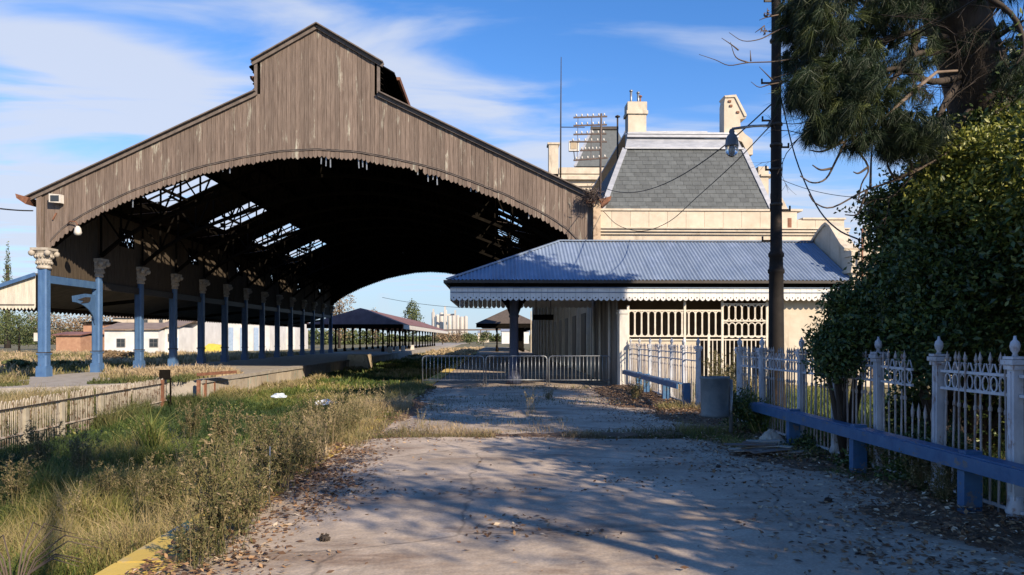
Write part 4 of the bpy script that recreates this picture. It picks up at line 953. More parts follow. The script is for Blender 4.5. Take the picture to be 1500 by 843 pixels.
# ------------------------------------------------------------------ rusted hoop fence at the left
def hoop_fence():
    A = Vector((-10.7, 12.5, 0)); B = Vector((-12.0, 27.6, 0)); L_ = (B - A).length; d = (B - A) / L_; ang = math.atan2(d.y, d.x)
    t = thing('hoop_fence', 'rusty old hoop topped iron fence leaning in the dry weeds by the track bed', 'fence', tuple(A))
    Mh = mat('rusty_cream_iron', (.30, .26, .20), (.50, .44, .36), rough=.8, scale=6, patch=(.13, .08, .05), pscale=5, pthr=.55, rnd=.16)
    h = MB(); w = .045; pts = [(-w, 0, -1.0), (-w, 0, .20)] + [(-w * math.cos(a), 0, .20 + .10 * math.sin(a)) for a in np.linspace(.5, PI - .5, 4)] + [(w, 0, .20), (w, 0, -1.0)]
    h.tube(pts, .0125, 5); h = h.mesh('hoop_picket', Mh)
    n = int(L_ / .155)
    for i in range(n):
        p = A + d * (i + .5) * L_ / n
        if random.random() < .05: continue
        put('hoop_picket', h, t, (p.x, p.y, random.uniform(-.03, .02)), (random.uniform(-.03, .03), random.uniform(-.03, .03), ang))
    for z in (.10, -.52): b = MB(); b.bar(A + Vector((.02, 0, z)), B + Vector((.02, 0, z)), .05, .035); b.build('rail', M_dark if z > 0 else Mh, t)
    for u in (-70, 35, 90, 146, 236):
        s = 0; best = min((abs(XY(u, (A + d * q).y) - (A + d * q).x), q) for q in np.linspace(0, L_, 200))[1]; p = A + d * best
        b = MB(); b.box(p.x - .07, p.x + .07, p.y - .07, p.y + .07, -1.1, .06 if u != 236 else .25); b.build('post', mat('concrete_post', (.27, .24, .18), (.40, .36, .28), scale=4) if u != 236 else M_rust, t)
    q = at(241, 546, 27.2); b = MB(); b.box(q.x - .19, q.x + .19, 27.2, 27.26, q.z - .26, q.z + .10); b.bar((q.x - .2, 27.23, q.z - .2), (q.x - .2, 27.23, -1), .05); b.bar((q.x + .2, 27.23, q.z - .2), (q.x + .2, 27.23, -1), .05)
    tag(b.build('blank_board', M_shadeblack, None, tuple(q)), 'small dark square board on legs at the far end of the rusty fence', 'sign board')
hoop_fence()

# ------------------------------------------------------------------ grass and weeds
GREENS = [(0, (.030, .060, .014)), (.30, (.080, .125, .022)), (.52, (.16, .185, .040)), (.75, (.28, .24, .08)), (1, (.40, .31, .16))]
M_grass = mat('grass_blade', (.1, .1, .1), rough=.7, scale=.8, attr=GREENS, backlit=.3)
M_dry = mat('dry_stalk', (.1, .1, .1), rough=.8, scale=1.5, attr=[(0, (.06, .08, .02)), (.35, (.15, .145, .05)), (.7, (.28, .225, .115)), (1, (.44, .34, .21))], backlit=.25)
M_weed = mat('weed_leaf', (.1, .1, .1), rough=.8, scale=1.5, attr=[(0, (.045, .06, .018)), (.4, (.12, .115, .04)), (.75, (.215, .165, .09)), (1, (.36, .27, .17))], backlit=.2)
def scatter_grass():
    def region(n, fx, fy, name, hh, ww, label, dry, bend=.5, keep=None, mt=M_grass, zoff=0):
        x = fx(RNG.uniform(0, 1, n)); y = fy(RNG.uniform(0, 1, n))
        if keep is not None: k = keep(x, y); x = x[k]; y = y[k]
        n = len(x); z = terrain_z(x, y) + zoff if zoff is not None else np.zeros(n)
        c = fnoise(x, y, .55, 11); c2 = fnoise(x, y, 1.6, 12)
        h = hh * (.25 + 1.15 * c2) * (.5 + 1.0 * c) * RNG.uniform(.5, 1.25, n)
        r = np.clip(dry + (c - .5) * 1.2 + (fnoise(x, y, .16, 13) - .5) * 1.0 + (c2 - .5) * .35 + RNG.normal(0, .14, n), 0, 1)
        w = ww * (1 + .09 * np.maximum(0, y - 8)) * RNG.uniform(.6, 1.3, n)
        V, Fc, rr = blades(np.stack([x, y, z - .02], 1), h, w, bend, r=r)
        tag(put(name, npmesh(name, V, Fc, mt, rr)), label, kind='stuff')
    # track bed, close
    region(105000, lambda u: -12.4 + 9.4 * u, lambda u: 4.5 + 11 * u ** .9, 'grass', .46, .010, 'rough green grass filling the old track bed', .35, .85)
    region(75000, lambda u: -12.6 + 9.5 * u, lambda u: 15 + 20 * u ** 1.0, 'grass', .40, .009, 'rough green grass filling the old track bed under the shed front', .28, .85)
    region(30000, lambda u: -12.2 + 9.2 * u, lambda u: 34 + 62 * u, 'grass', .30, .02, 'grass running along the track bed beneath the shed', .25, .6)
    region(24000, lambda u: -12.2 + 9.2 * u, lambda u: 95 + 100 * u, 'dry_grass', .45, .03, 'pale dry grass on the track bed beyond the shed', .72, .6, mt=M_dry)
    # strip between fence and path at far left
    region(46000, lambda u: -22 + 9.6 * u, lambda u: 10 + 17 * u, 'dry_grass', .5, .010, 'dry straw coloured grass behind the rusty hoop fence', .55, .6, keep=lambda x, y: y < 24.4 + (x + 21) * .45, mt=M_dry)
    region(60000, lambda u: -62 + 40.8 * u, lambda u: 24 + 66 * u ** .8, 'field_grass', .42, .018, 'dry grass of the open field left of the shed', .58, .6, mt=M_dry)
    # weeds along the platform edge and over the coping
    kp = lambda x, y: fnoise(x * 0 + .3, y, .45, 21) + .5 * fnoise(x, y, 1.4, 22) > .62 + .25 * np.abs(x + 2.9)
    region(17000, lambda u: -3.6 + 1.5 * u, lambda u: 8.0 + 19 * u, 'edge_grass', .30, .007, 'mixed grass creeping over the kerb of the platform', .42, .8, keep=kp, zoff=None, mt=M_dry)
    # broad leaved weeds lying in the grass
    n = 15000; x = -12 + 9.0 * RNG.uniform(0, 1, n); y = 6 + 24 * RNG.uniform(0, 1, n) ** 1.2; k = fnoise(x, y, .8, 81) > .60; x = x[k]; y = y[k]; z = terrain_z(x, y) + RNG.uniform(.05, .34, len(x)) * fnoise(x, y, 1.1, 82)
    V, Fc, r = leaf_cloud(np.stack([x, y, z], 1), .10, droop=-.3, aspect=.55, rndv=np.clip(RNG.normal(.35, .16, len(x)), 0, 1)); tag(put('broadleaf_weeds', npmesh('broadleaf_weeds', V, Fc, M_grass, r)), 'low broad leaved weeds among the grass of the track bed', kind='stuff')
    # foot of the white fence
    k2 = lambda x, y: fnoise(x, y, .6, 31) > .50 + .35 * (4.75 - x) / 1.4
    region(52000, lambda u: 3.3 + 2.6 * u, lambda u: 5 + 21 * u, 'fence_grass', .20, .006, 'tangled grass growing at the foot of the white fence', .42, .9, keep=k2, zoff=None)
    k3 = lambda x, y: (fnoise(x, y, .5, 33) > .55)
    region(22000, lambda u: 4.9 + 5 * u, lambda u: 5 + 20 * u, 'garden_grass', .4, .012, 'rough grass behind the white fence', .35, .8, zoff=0)
    # cross strip of weeds at the joint in the platform
    k4 = lambda x, y: fnoise(x, y, .8, 35) > .32
    region(7000, lambda u: -2.4 + 6.9 * u, lambda u: 12.9 + 1.1 * u ** 2, 'joint_grass', .12, .006, 'low weeds growing in the joint across the platform', .18, .9, keep=k4, zoff=None, mt=M_weed)
    k5 = lambda x, y: fnoise(x, y, .35, 37) > .56
    region(5000, lambda u: -1.8 + 6.2 * u, lambda u: 13.5 + 13.5 * u, 'patch_grass', .12, .006, 'thin dry weeds on the shaded part of the platform', .3, .9, keep=k5, zoff=None, mt=M_dry)
    # weeds and straw over the far platform's broken end and along its foot
    k6 = lambda x, y: (fnoise(x, y, .5, 71) > .46) & (y > 25.0 + (x + 21) * .6)
    region(26000, lambda u: -20.8 + 8.4 * u, lambda u: 25 + 14 * u ** 1.3, 'platform_end_grass', .34, .016, 'straw and weeds spreading over the broken end of the far platform', .66, .8, keep=k6, zoff=None, mt=M_dry)
    region(16000, lambda u: -12.1 + 1.6 * u ** 1.6, lambda u: 26 + 36 * u, 'wall_foot_grass', .48, .018, 'tall weeds growing along the foot of the far platform wall', .45, .7, keep=lambda x, y: fnoise(x, y, .6, 73) > .42, mt=M_dry)
    region(14000, lambda u: -12.2 + 1.4 * u, lambda u: 12 + 17 * u, 'fence_foot_grass', .75, .010, 'tall weeds pushed up against the rusty hoop fence', .5, .7, keep=lambda x, y: fnoise(x, y, .7, 75) > .5, mt=M_dry)
scatter_grass()
def weed_mesh(seed, kind):
    rng = np.random.default_rng(seed); parts = []
    if kind == 'bushy':
        ns = 24
        for i in range(ns):
            a = rng.uniform(0, 2 * PI); r0 = rng.uniform(0, .26); base = np.array([r0 * math.cos(a), r0 * math.sin(a), 0]); H_ = rng.uniform(.45, 1.15)
            out = np.array([math.cos(a), math.sin(a), 0]) * rng.uniform(.1, .42); tip = base + out * H_ + np.array([0, 0, H_])
            mid = base + out * .35 * H_ + np.array([0, 0, H_ * .55]); side = np.array([-math.sin(a), math.cos(a), 0]) * .0045
            V = np.array([base - side, base + side, mid + side, mid - side, tip]); parts.append((V, np.array([[0, 1, 2], [0, 2, 3], [3, 2, 4]]), np.full(5, rng.uniform(.2, .8))))
            m = 20; f = rng.uniform(.15, 1, m)[:, None]; P = np.where(f < .55, base + (mid - base) * f / .55, mid + (tip - mid) * (f - .55) / .45)
            P = P + rng.normal(0, .028, (m, 3)); v, fc, r = leaf_cloud(P, .072, droop=-.9, aspect=.24, rng=rng, rndv=np.clip(rng.normal(.22 + .34 * f[:, 0], .2, m), 0, 1)); parts.append((v, fc, r))
            for _ in range(7):      # side shoots
                f0 = rng.uniform(.25, .9); p0 = base + (mid - base) * f0 / .55 if f0 < .55 else mid + (tip - mid) * (f0 - .55) / .45
                e = p0 + np.array([rng.normal(0, .10), rng.normal(0, .10), rng.uniform(.06, .24)]) * (1.2 - f0 * .5); sd2 = side * .6
                parts.append((np.array([p0 - sd2, p0 + sd2, e]), np.array([[0, 1, 2]]), np.full(3, rng.uniform(.2, .8))))
                q = p0 + (e - p0) * rng.uniform(.2, 1, 12)[:, None] + rng.normal(0, .010, (12, 3)); parts.append(leaf_cloud(q, .048, droop=-.6, aspect=.35, rng=rng, rndv=np.clip(rng.normal(.5, .22, 12), 0, 1)))
        n = 50; a = rng.uniform(0, 2 * PI, n); r0 = rng.uniform(0, .32, n); P = np.stack([r0 * np.cos(a), r0 * np.sin(a), a * 0], 1)
        parts.append(blades(P, rng.uniform(.12, .5, n), .008, .9, rng, np.clip(rng.normal(.25, .2, n), 0, 1)))
    elif kind == 'stalk':
        n = 60; a = rng.uniform(0, 2 * PI, n); r0 = rng.uniform(0, .18, n); P = np.stack([r0 * np.cos(a), r0 * np.sin(a), a * 0], 1)
        parts.append(blades(P, rng.uniform(.3, 1.0, n), .007, .7, rng, np.clip(rng.normal(.7, .2, n), 0, 1)))
        for i in range(12):
            a = rng.uniform(0, 2 * PI); l = rng.uniform(.6, 1.1); tip = np.array([math.cos(a) * .25, math.sin(a) * .25, l]); m = 36
            f = rng.uniform(.6, 1, m)[:, None]; parts.append(leaf_cloud(tip * f + rng.normal(0, .018, (m, 3)), .035, aspect=.4, rng=rng, rndv=rng.uniform(.4, 1, m)))
    else:                           # strappy green leaves
        n = 90; a = rng.uniform(0, 2 * PI, n); P = np.stack([.1 * np.cos(a), .1 * np.sin(a), a * 0], 1)
        parts.append(blades(P, rng.uniform(.6, 1.25, n), .022, .85, rng, np.clip(rng.normal(.42, .16, n), 0, 1)))
    return merge(parts)
def weeds():
    ms = []
    for s in range(4): V, Fc, r = weed_mesh(s, 'bushy'); ms.append(npmesh('weed', V, Fc, M_weed, r))
    st = []
    for s in range(3): V, Fc, r = weed_mesh(50 + s, 'stalk'); st.append(npmesh('stalks', V, Fc, M_dry, r))
    V, Fc, r = weed_mesh(90, 'strap'); sp = npmesh('strap_leaves', V, Fc, M_grass, r)
    rr = random.Random(3)
    def one(u, v, s, me, name, label, cat='weed', grp=None, z=0.0):
        p = gnd(u, v, z); o = put(name, me, None, p, (0, 0, rr.uniform(0, 6)), (s * rr.uniform(.9, 1.1), s, s * rr.uniform(.9, 1.1))); tag(o, label, cat, grp)
    # big clumps along the yellow kerb (u, v of foot, size, ground height)
    for u, v, s in [(322, 812, 1.0), (352, 785, .8), (285, 832, .55), (400, 728, 1.12), (432, 700, .85), (370, 752, .8), (470, 668, 1.1), (490, 652, .8), (452, 690, .7), (512, 638, .75)]:
        one(u, v, s * .82, (ms + st[:1])[rr.randrange(5)], 'weed_clump', 'tall bushy dry weed growing on the platform kerb, one of many', 'weed', 'bushy weeds along the kerb', 0)
    for u, v, s in [(240, 760, .8), (205, 740, .7), (160, 735, .6), (300, 735, .8), (345, 700, .8), (265, 690, .8), (385, 672, .9), (120, 700, .7), (330, 660, .9), (60, 690, .8), (20, 740, .7), (100, 790, .6), (420, 650, .9), (280, 640, .9), (455, 632, .9), (205, 660, .8)]:
        one(u, v, s, (ms + st)[rr.randrange(7)], 'track_weed', 'loose dry weed standing in the grass of the track bed, one of many', 'weed', 'weeds standing in the track bed', -.7)
    for u, v, s in [(538, 632, .8), (552, 622, .8), (520, 640, .9), (500, 628, 1), (560, 606, .8)]:
        one(u, v, s, st[rr.randrange(3)], 'straw_tuft', 'pale straw coloured tuft leaning over the far yellow kerb, one of several', 'weed', 'straw tufts at the far kerb', -.1)
    for u, v, s, lb in [(590, 632, .42, 'low dry stalks on the platform left of centre beside the sunlit patch'), (618, 628, .36, 'small dry stalks just right of the low stalks on the platform'), (778, 605, .7, 'grey leafless weed standing in the shade mid platform'), (803, 586, .32, 'small green weed alone on the platform before the barriers'), (632, 600, .3, 'tiny dry weed at the edge of the far sunlit patch')]:
        one(u, v, s, st[rr.randrange(3)] if 'green' not in lb else ms[0], 'platform_weed', lb)
    one(222, 668, 1.15, sp, 'strap_leaf_plant', 'bright green strap leaved plant arching beside the rusty fence', 'plant', None, -.8)
    one(1112, 640, .9, sp, 'strap_leaf_plant', 'green strap leaved plant beside the waste bin at the fence', 'plant')
    for u, v, s, lb in [(1090, 618, 1.0, 'dry brown weed between bin and fence opening'), (1060, 592, 1.25, 'tall straw weed behind the bin in front of the entrance screen'), (1350, 725, .55, 'low green weed under the blue rail near its closest post'), (1300, 700, .5, 'low green weed between the two middle posts of the blue rail'), (1385, 745, .5, 'low weed right at the closest blue post'), (930, 588, .6, 'weed at the foot of the screen end pier')]:
        one(u, v, s, ms[rr.randrange(4)], 'fence_weed', lb)
    # dead thorny plant at the bottom left corner
    c = gnd(30, 860, -.6) ; c = Vector((XY(20, 7.0), 7.0, -.75)); b = MB(); rq = random.Random(8)
    for i in range(15):
        a = rq.uniform(0, 6.28); l = rq.uniform(.5, .95); o = Vector((math.cos(a), math.sin(a) * .6, 0))
        pts = [c, c + o * l * .25 + Vector((0, 0, l * .5)), c + o * l * .6 + Vector((0, 0, l * .72)), c + o * l * 1.0 + Vector((0, 0, l * .60))]
        b.tube(pts, [.010, .008, .006, .003], 5)
    tag(b.build('dead_bush', M_twig, None, tuple(c)), 'dark leafless arching bush at the bottom left corner', 'bush')
    x = XY(394, 7.6); b = MB(); b.tube([(x, 7.6, -.02), (x + .01, 7.6, .62)], .008, 5); tag(b.build('thin_stake', M_galv, None, (x, 7.6, 0)), 'thin upright stake at the left side of the sunlit platform', 'stake')
weeds()

# ------------------------------------------------------------------ fallen leaves, rubbish
def litter():
    n = 60000; x = RNG.uniform(-2.6, 5.0, n); y = 4.5 + 22 * RNG.uniform(0, 1, n) ** 1.3
    right = sstep(1.7, 4.0, x + .5 * (fnoise(x * 0, y, .7, 41) - .5)) * .9; left = (1 - sstep(-2.4, -1.1, x + .9 * (fnoise(x * 0, y, .9, 42) - .5))) * .9
    joint = np.exp(-((y - 13.1) / .35) ** 2) * .7; spots = sstep(.60, .8, fnoise(x * .6, y * 1.5, 1.1, 43)) * .45
    prob = np.clip(right + left + joint + spots + .022, 0, 1) * (.35 + .65 * fnoise(x, y, 2.0, 44))
    k = RNG.uniform(0, 1, n) < prob
    x2 = RNG.uniform(2.2, 4.9, 26000); y2 = RNG.uniform(4.5, 24, 26000); k2 = RNG.uniform(0, 1, 26000) < sstep(3.0, 4.3, x2 + 1.3 * (fnoise(x2 * 0, y2, .55, 51) - .55)) * (.25 + .9 * fnoise(x2, y2, 1.7, 45))
    x3 = RNG.uniform(-2.6, -1.0, 9000); y3 = RNG.uniform(4.5, 14, 9000); k3 = RNG.uniform(0, 1, 9000) < (1 - sstep(-2.3, -1.3, x3 + 1.2 * (fnoise(x3 * 0, y3, .5, 55) - .42)))
    x = np.concatenate([x[k], x2[k2], x3[k3]]); y = np.concatenate([y[k], y2[k2], y3[k3]]); k = np.ones(len(x), bool); x = x[k]; y = y[k]; n = len(x)
    zr_ = -.05 + .10 * sstep(3.0, 4.5, x + 1.3 * (fnoise(x * 0, y, .55, 51) - .55)); zl_ = -.06 + .09 * (1 - sstep(-2.75, -1.5, x + 1.3 * (fnoise(x * 0, y, .5, 55) - .40)))
    P = np.stack([x, y, np.maximum(0, np.where(x > 1, zr_, zl_)) + .03 * (np.where(x > 1, zr_, zl_) > -.02) + RNG.uniform(.010, .03, n)], 1)
    d = RNG.normal(size=(n, 3)); d[:, 2] *= .22; d /= np.linalg.norm(d, axis=1)[:, None]; up = np.array([0, 0, 1.0]) + RNG.normal(0, .25, (n, 3)); u = np.cross(d, up); u /= np.linalg.norm(u, axis=1)[:, None]
    s = RNG.uniform(.02, .085, n)[:, None]; V = np.stack([P - d * s * .5, P + u * s * .25, P + d * s * .5 , P - u * s * .25 + up * .004], 1).reshape(-1, 3)
    i = np.arange(n)[:, None] * 4; Fc = np.concatenate([i + [0, 1, 2], i + [0, 2, 3]])
    m = mat('dead_leaf', (.1, .1, .1), rough=.8, attr=[(0, (.05, .028, .018)), (.45, (.17, .09, .045)), (.8, (.33, .20, .10)), (1, (.62, .52, .38))])
    tag(put('leaf_litter', npmesh('leaf_litter', V, Fc, m, np.repeat(RNG.uniform(0, 1, n) ** 1.3, 4))), 'dead leaves strewn along the edges and joint of the platform', kind='stuff')
    # soil drifts along the edges: low irregular mounds
    def drift(x0, x1, y0, y1, nx, ny, f, name):
        X, Y = np.meshgrid(np.linspace(x0, x1, nx), np.linspace(y0, y1, ny)); Z = f(X, Y); V = np.stack([X, Y, Z], -1).reshape(-1, 3)
        i = (np.arange(ny - 1)[:, None] * nx + np.arange(nx - 1)[None]).ravel(); Fc = np.stack([i, i + 1, i + nx + 1, i + nx], 1)
        keep = (Z.ravel()[Fc] > -.045).any(1)
        tag(put(name, npmesh(name, V, Fc[keep], mat('leaf_mould', (.085, .055, .035), (.20, .125, .075), rough=.95, scale=6, bump=.8, bscale=30), smooth=True)), kind='structure')
    nf = lambda X, Y: .045 * (fnoise(X, Y, 3.1, 52) - .5) + .03 * (fnoise(X, Y, 9, 53) - .5)
    drift(3.0, 4.95, 4, 27, 40, 240, lambda X, Y: -.05 + .10 * sstep(3.0, 4.5, X + 1.3 * (fnoise(X * 0, Y, .55, 51) - .55)) + nf(X, Y), 'soil_drift')
    drift(-2.95, -1.2, 4, 26, 36, 230, lambda X, Y: -.06 - .12 * (1 - sstep(7.5, 9.0, Y)) * (X < -1.9) + .09 * (1 - sstep(-2.75, -1.5, X + 1.3 * (fnoise(X * 0, Y, .5, 55) - .40))) + nf(X, Y) - .1 * (X < -2.38) * (fnoise(X * 0, Y, .33, 57) > .42), 'soil_drift')
    drift(-2.3, 4.2, 12.6, 14.6, 90, 30, lambda X, Y: -.055 + .085 * np.exp(-((Y - 13.25 - .5 * (fnoise(X, X * 0, .7, 58) - .5)) / .30) ** 2) + nf(X, Y), 'soil_drift')
    # planks and cardboard heaped under the blue rail
    t = thing('debris_heap', 'heap of broken boards and wrinkled sheeting on the ground under the blue rail', 'debris', tuple(gnd(1130, 665)))
    rr = random.Random(12); c = gnd(1130, 668)
    for i in range(14):
        a = rr.uniform(-.6, .6); l = rr.uniform(.35, .8); o = Vector((rr.uniform(-.4, .35), rr.uniform(-.25, .25), .03 + i * .012)); d = Vector((math.cos(a), math.sin(a), rr.uniform(-.02, .12)))
        b = MB(); b.bar(c + o - d * l / 2, c + o + d * l / 2, rr.uniform(.1, .22), .012); b.build('broken_board', [M_wood, M_conc, M_stone, M_trim][i % 4], t)
    V = []; n = 14
    for j in range(n):
        for i in range(n): V.append((c.x + .05 + i * .03, c.y + .5 + j * .03, .05 + .22 * math.sin(j / n * PI) * math.sin(i / n * PI) + rr.uniform(0, .05)))
    b = MB(); b.faces(V, [(j * n + i, j * n + i + 1, (j + 1) * n + i + 1, (j + 1) * n + i) for j in range(n - 1) for i in range(n - 1)]); b.build('crumpled_sheet', M_stone, t)
    # plastic bags in the grass
    def bag(u, v, s, label, m=M_plastic, z=-.75):
        c = gnd(u, v, z); bm = bmesh.new(); bmesh.ops.create_icosphere(bm, subdivisions=3, radius=1)
        for q in bm.verts:
            w = mnoise.noise(q.co * 1.6 + Vector((u, v, 0))) * .5 + mnoise.noise(q.co * 4.0 + Vector((v, u, 0))) * .25; q.co *= (1 + w); q.co.x *= s; q.co.y *= s * .6; q.co.z = max(-.2, q.co.z) * s * .45
        me = bpy.data.meshes.new('plastic_bag'); bm.to_mesh(me); bm.free(); me.materials.append(m); tag(put('plastic_bag', me, None, c + Vector((0, 0, .22))), label, 'bag')
    bag(478, 601, .33, 'torn white plastic bag lying in the grass near the far kerb'); bag(408, 590, .30, 'pale blue plastic sheet half hidden in the grass further left', mat('pale_blue_plastic', (.35, .42, .5), (.5, .56, .62)))
    bag(262, 566, .22, 'white scrap at the end of the far platform wall', z=-.5)
    # pine cone and scattered stones
    def cone(u, v, label, s=1.0):
        c = gnd(u, v) + Vector((0, 0, .05 * s)); b = MB(); b.lathe([(.01, -.055), (.03, -.045), (.045, -.02), (.045, .01), (.03, .04), (.008, .06)], c, 8)
        rq = random.Random(int(u)); 
        for i in range(60):
            f = rq.uniform(0, 1); a = i * 2.4; r = .05 * math.sin(PI * (.15 + .75 * f)); z = -.05 + .105 * f; o = Vector((math.cos(a), math.sin(a), .5)) * .022
            p = c + Vector((math.cos(a) * r, math.sin(a) * r, z)) ; sd_ = Vector((-math.sin(a), math.cos(a), 0)) * .014; b.poly([p - sd_, p + sd_, p + o])
        m = b.mesh('pine_cone', M_bark, c); o = put('pine_cone', m, None, c, (1.3, .3, 1), (s, s, s)); tag(o, label, 'pine cone')
    cone(475, 796, 'single pine cone on the sunlit ground at the lower left', .75); cone(1213, 738, 'dark pine cone in the shade at the lower right', .7); cone(1052, 687, 'small dark cone on the shaded ground below the debris heap', .55)
litter()

# ------------------------------------------------------------------ trees
LEAF = [(0, (.018, .036, .011)), (.4, (.036, .068, .016)), (.75, (.07, .11, .022)), (1, (.15, .18, .04))]
M_leaf = mat('evergreen_leaf', (.1, .1, .1), rough=.5, scale=1.2, attr=LEAF, backlit=.12)
M_leafy = mat('sun_painted_leaf', (.1, .1, .1), rough=.5, scale=1.2, attr=[(0, (.035, .06, .010)), (.5, (.15, .18, .03)), (1, (.34, .34, .07))], backlit=.25)  # yellow-green lit copy of the evergreen leaf, sunshine put into the colour
M_needle = mat('pine_needle', (.1, .1, .1), rough=.6, scale=1, attr=[(0, (.010, .022, .010)), (.62, (.022, .044, .016)), (1, (.11, .135, .035))], backlit=.2)
def lobes_points(lobes, n, shell=.45, rng=RNG):
    vol = np.array([l[1] * l[2] * l[3] for l in lobes]) ** .75; cnt = (n * vol / vol.sum()).astype(int); out = []
    for (c, rx, ry, rz), k in zip(lobes, cnt):
        d = rng.normal(size=(k, 3)); d /= np.linalg.norm(d, axis=1)[:, None]; r = rng.uniform(shell, 1, k) ** .7
        q = d * 2.1; bump = 1 + .42 * (fnoise(q[:, 0] + c[0], q[:, 1] + q[:, 2], 1.3, 61) - .5) * 2 + .16 * (fnoise(q[:, 0] - q[:, 2], q[:, 1] + c[1], 3.5, 62) - .5) * 2
        out.append(np.array(c) + d * (r * bump)[:, None] * np.array([rx, ry, rz]))
    return np.concatenate(out)
def pxlobe(u, v, Y, ru, rv, ry):
    c = at(u, v, Y); s = Y / F; return (tuple(c), ru * s, ry, rv * s)
def crown(name, parent, lobes, n, size, m, shell=.45, aspect=.5, rng=RNG, clump=0):
    P = lobes_points(lobes, n, shell, rng)
    rng.shuffle(P)
    if clump:                       # leaves gathered on shoots
        C_ = P[:max(1, len(P) // clump)]; P = C_[rng.integers(0, len(C_), len(P))] + rng.normal(0, size * 1.1, (len(P), 3))
    V, Fc, r = leaf_cloud(P, size, aspect=aspect, rng=rng); o = worg(parent); V = V - np.array(o)
    return put(name, npmesh(name, V, Fc, m, r), parent, o)
def right_trees():
    # big dark evergreen
    base = Vector((6.6, 10.4, 0)); t = thing('evergreen_tree', 'large dark glossy evergreen tree bulging over the near white fence', 'tree', tuple(base))
    L1 = [pxlobe(1472, 118, 11.2, 48, 42, .6), pxlobe(1412, 205, 10.9, 42, 38, .6), pxlobe(1400, 360, 10.2, 95, 100, 1.3), pxlobe(1340, 430, 9.9, 70, 90, 1.0), pxlobe(1335, 320, 10.4, 55, 55, .8), pxlobe(1450, 300, 10.6, 70, 60, 1.1), pxlobe(1385, 270, 10.8, 50, 50, .8), pxlobe(1330, 490, 9.6, 55, 55, .8),
          pxlobe(1460, 440, 9.6, 65, 95, 1.0), pxlobe(1338, 545, 8.9, 26, 30, .3), pxlobe(1290, 305, 10.4, 26, 26, .4), pxlobe(1500, 200, 11, 70, 75, 1.0), pxlobe(1455, 165, 11, 45, 42, .6), pxlobe(1400, 500, 9.5, 70, 40, .7), pxlobe(1530, 350, 9.8, 80, 130, 1.4),
          pxlobe(1420, 600, 10.8, 75, 60, .6), pxlobe(1490, 580, 10.4, 60, 70, .6), pxlobe(1345, 610, 11, 45, 45, .5), pxlobe(1620, 330, 9.4, 120, 150, 1.4)]
    crown('crown', t, L1[:18], 120000, .078, M_leaf, .35, clump=9)
    crown('crown_side', t, L1[18:], 26000, .08, M_leaf, .5, clump=9)
    crown('sun_painted_shoots', t, [pxlobe(1440, 250, 9.9, 80, 60, .7), pxlobe(1490, 330, 9.2, 40, 60, .5), pxlobe(1400, 300, 9.7, 70, 30, .4), pxlobe(1480, 205, 10.2, 45, 40, .4), pxlobe(1370, 280, 10, 35, 25, .3), pxlobe(1470, 320, 9.3, 50, 30, .4)], 24000, .075, M_leafy, .6, clump=12)
    # stray shoots sticking out of the crown
    rng = np.random.default_rng(77); S = lobes_points(L1[:14], 420, .96, rng); pts = []
    for s_ in S:
        cc = min(L1[:14], key=lambda l: float(np.linalg.norm(s_ - np.array(l[0])))); d = s_ - np.array(cc[0]); d = d / np.linalg.norm(d) + np.array([rng.normal(0, .3), rng.normal(0, .3), .35]); d /= np.linalg.norm(d)
        ln = rng.uniform(.12, .42); f = np.linspace(0, 1, 16)[:, None]; pts.append(s_ + d * f * ln + rng.normal(0, .022, (16, 3)))
    V, Fc, r = leaf_cloud(np.concatenate(pts), .075, aspect=.5, rng=rng); put('stray_shoots', npmesh('stray_shoots', V - np.array(base), Fc, M_leaf, r), t, base)
    b = MB()
    for i, l in enumerate(L1):
        c = Vector(l[0]); b.tube([base + Vector((random.uniform(-.2, .2), 0, 0)), base.lerp(c, .5) + Vector((0, .1, -.3)), c], [.08, .05, .02], 7)
    b.build('trunk', M_bark, t)
    base = Vector((XY(1238, 10.2), 10.2, 0)); t = thing('evergreen_shrub', 'smaller dark shrub spilling over the fence left of the large evergreen', 'shrub', tuple(base))
    L2 = [pxlobe(1240, 500, 10.1, 40, 42, .5), pxlobe(1262, 465, 10.4, 40, 42, .5), pxlobe(1222, 530, 9.9, 26, 26, .35), pxlobe(1235, 445, 10.3, 22, 22, .3), pxlobe(1285, 440, 10.6, 30, 45, .4), pxlobe(1205, 505, 10, 14, 16, .25), pxlobe(1222, 438, 10.3, 8, 12, .15)]
    crown('crown', t, L2, 17000, .065, M_leaf, .5, clump=9)
    b = MB(); 
    for l in L2: c = Vector(l[0]); b.tube([base, base.lerp(c, .5), c], [.05, .035, .012], 6)
    b.build('stem', M_bark, t)
    # hedge plants continuing behind the fence beside the camera
    for (x, y, h, r, lb) in [(7.0, 6.8, 5.2, 1.7, 'broad evergreen bush behind the nearest fence panels, right of the frame edge'), (7.1, 3.4, 5.4, 2.0, 'tall evergreen bush behind the fence, right beside the viewpoint'), (7.3, -.2, 4.8, 2.1, 'evergreen bush behind the fence, just behind the viewpoint'), (7.6, -4.4, 4.6, 2.2, 'rearmost evergreen bush of the hedge behind the fence')]:
        t = thing('hedge_bush', lb, 'bush', (x, y, 0)); rng = np.random.default_rng(int(h * 10))
        lo = [((x, y, h * .5), r, r, h * .5), ((x - .5, y + .6, h * .72), r * .6, r * .6, h * .3), ((x + .4, y - .7, h * .65), r * .7, r * .7, h * .33)]
        crown('crown', t, lo, 52000 if y > 5 else 16000, .085 if y > 5 else .16, M_leaf, .1, rng=rng, clump=9 if y > 5 else 6)
        b = MB(); b.tube([(x, y, -.1), (x, y, h * .7)], [.12, .05], 7); b.build('trunk', M_bark, t)
right_trees()
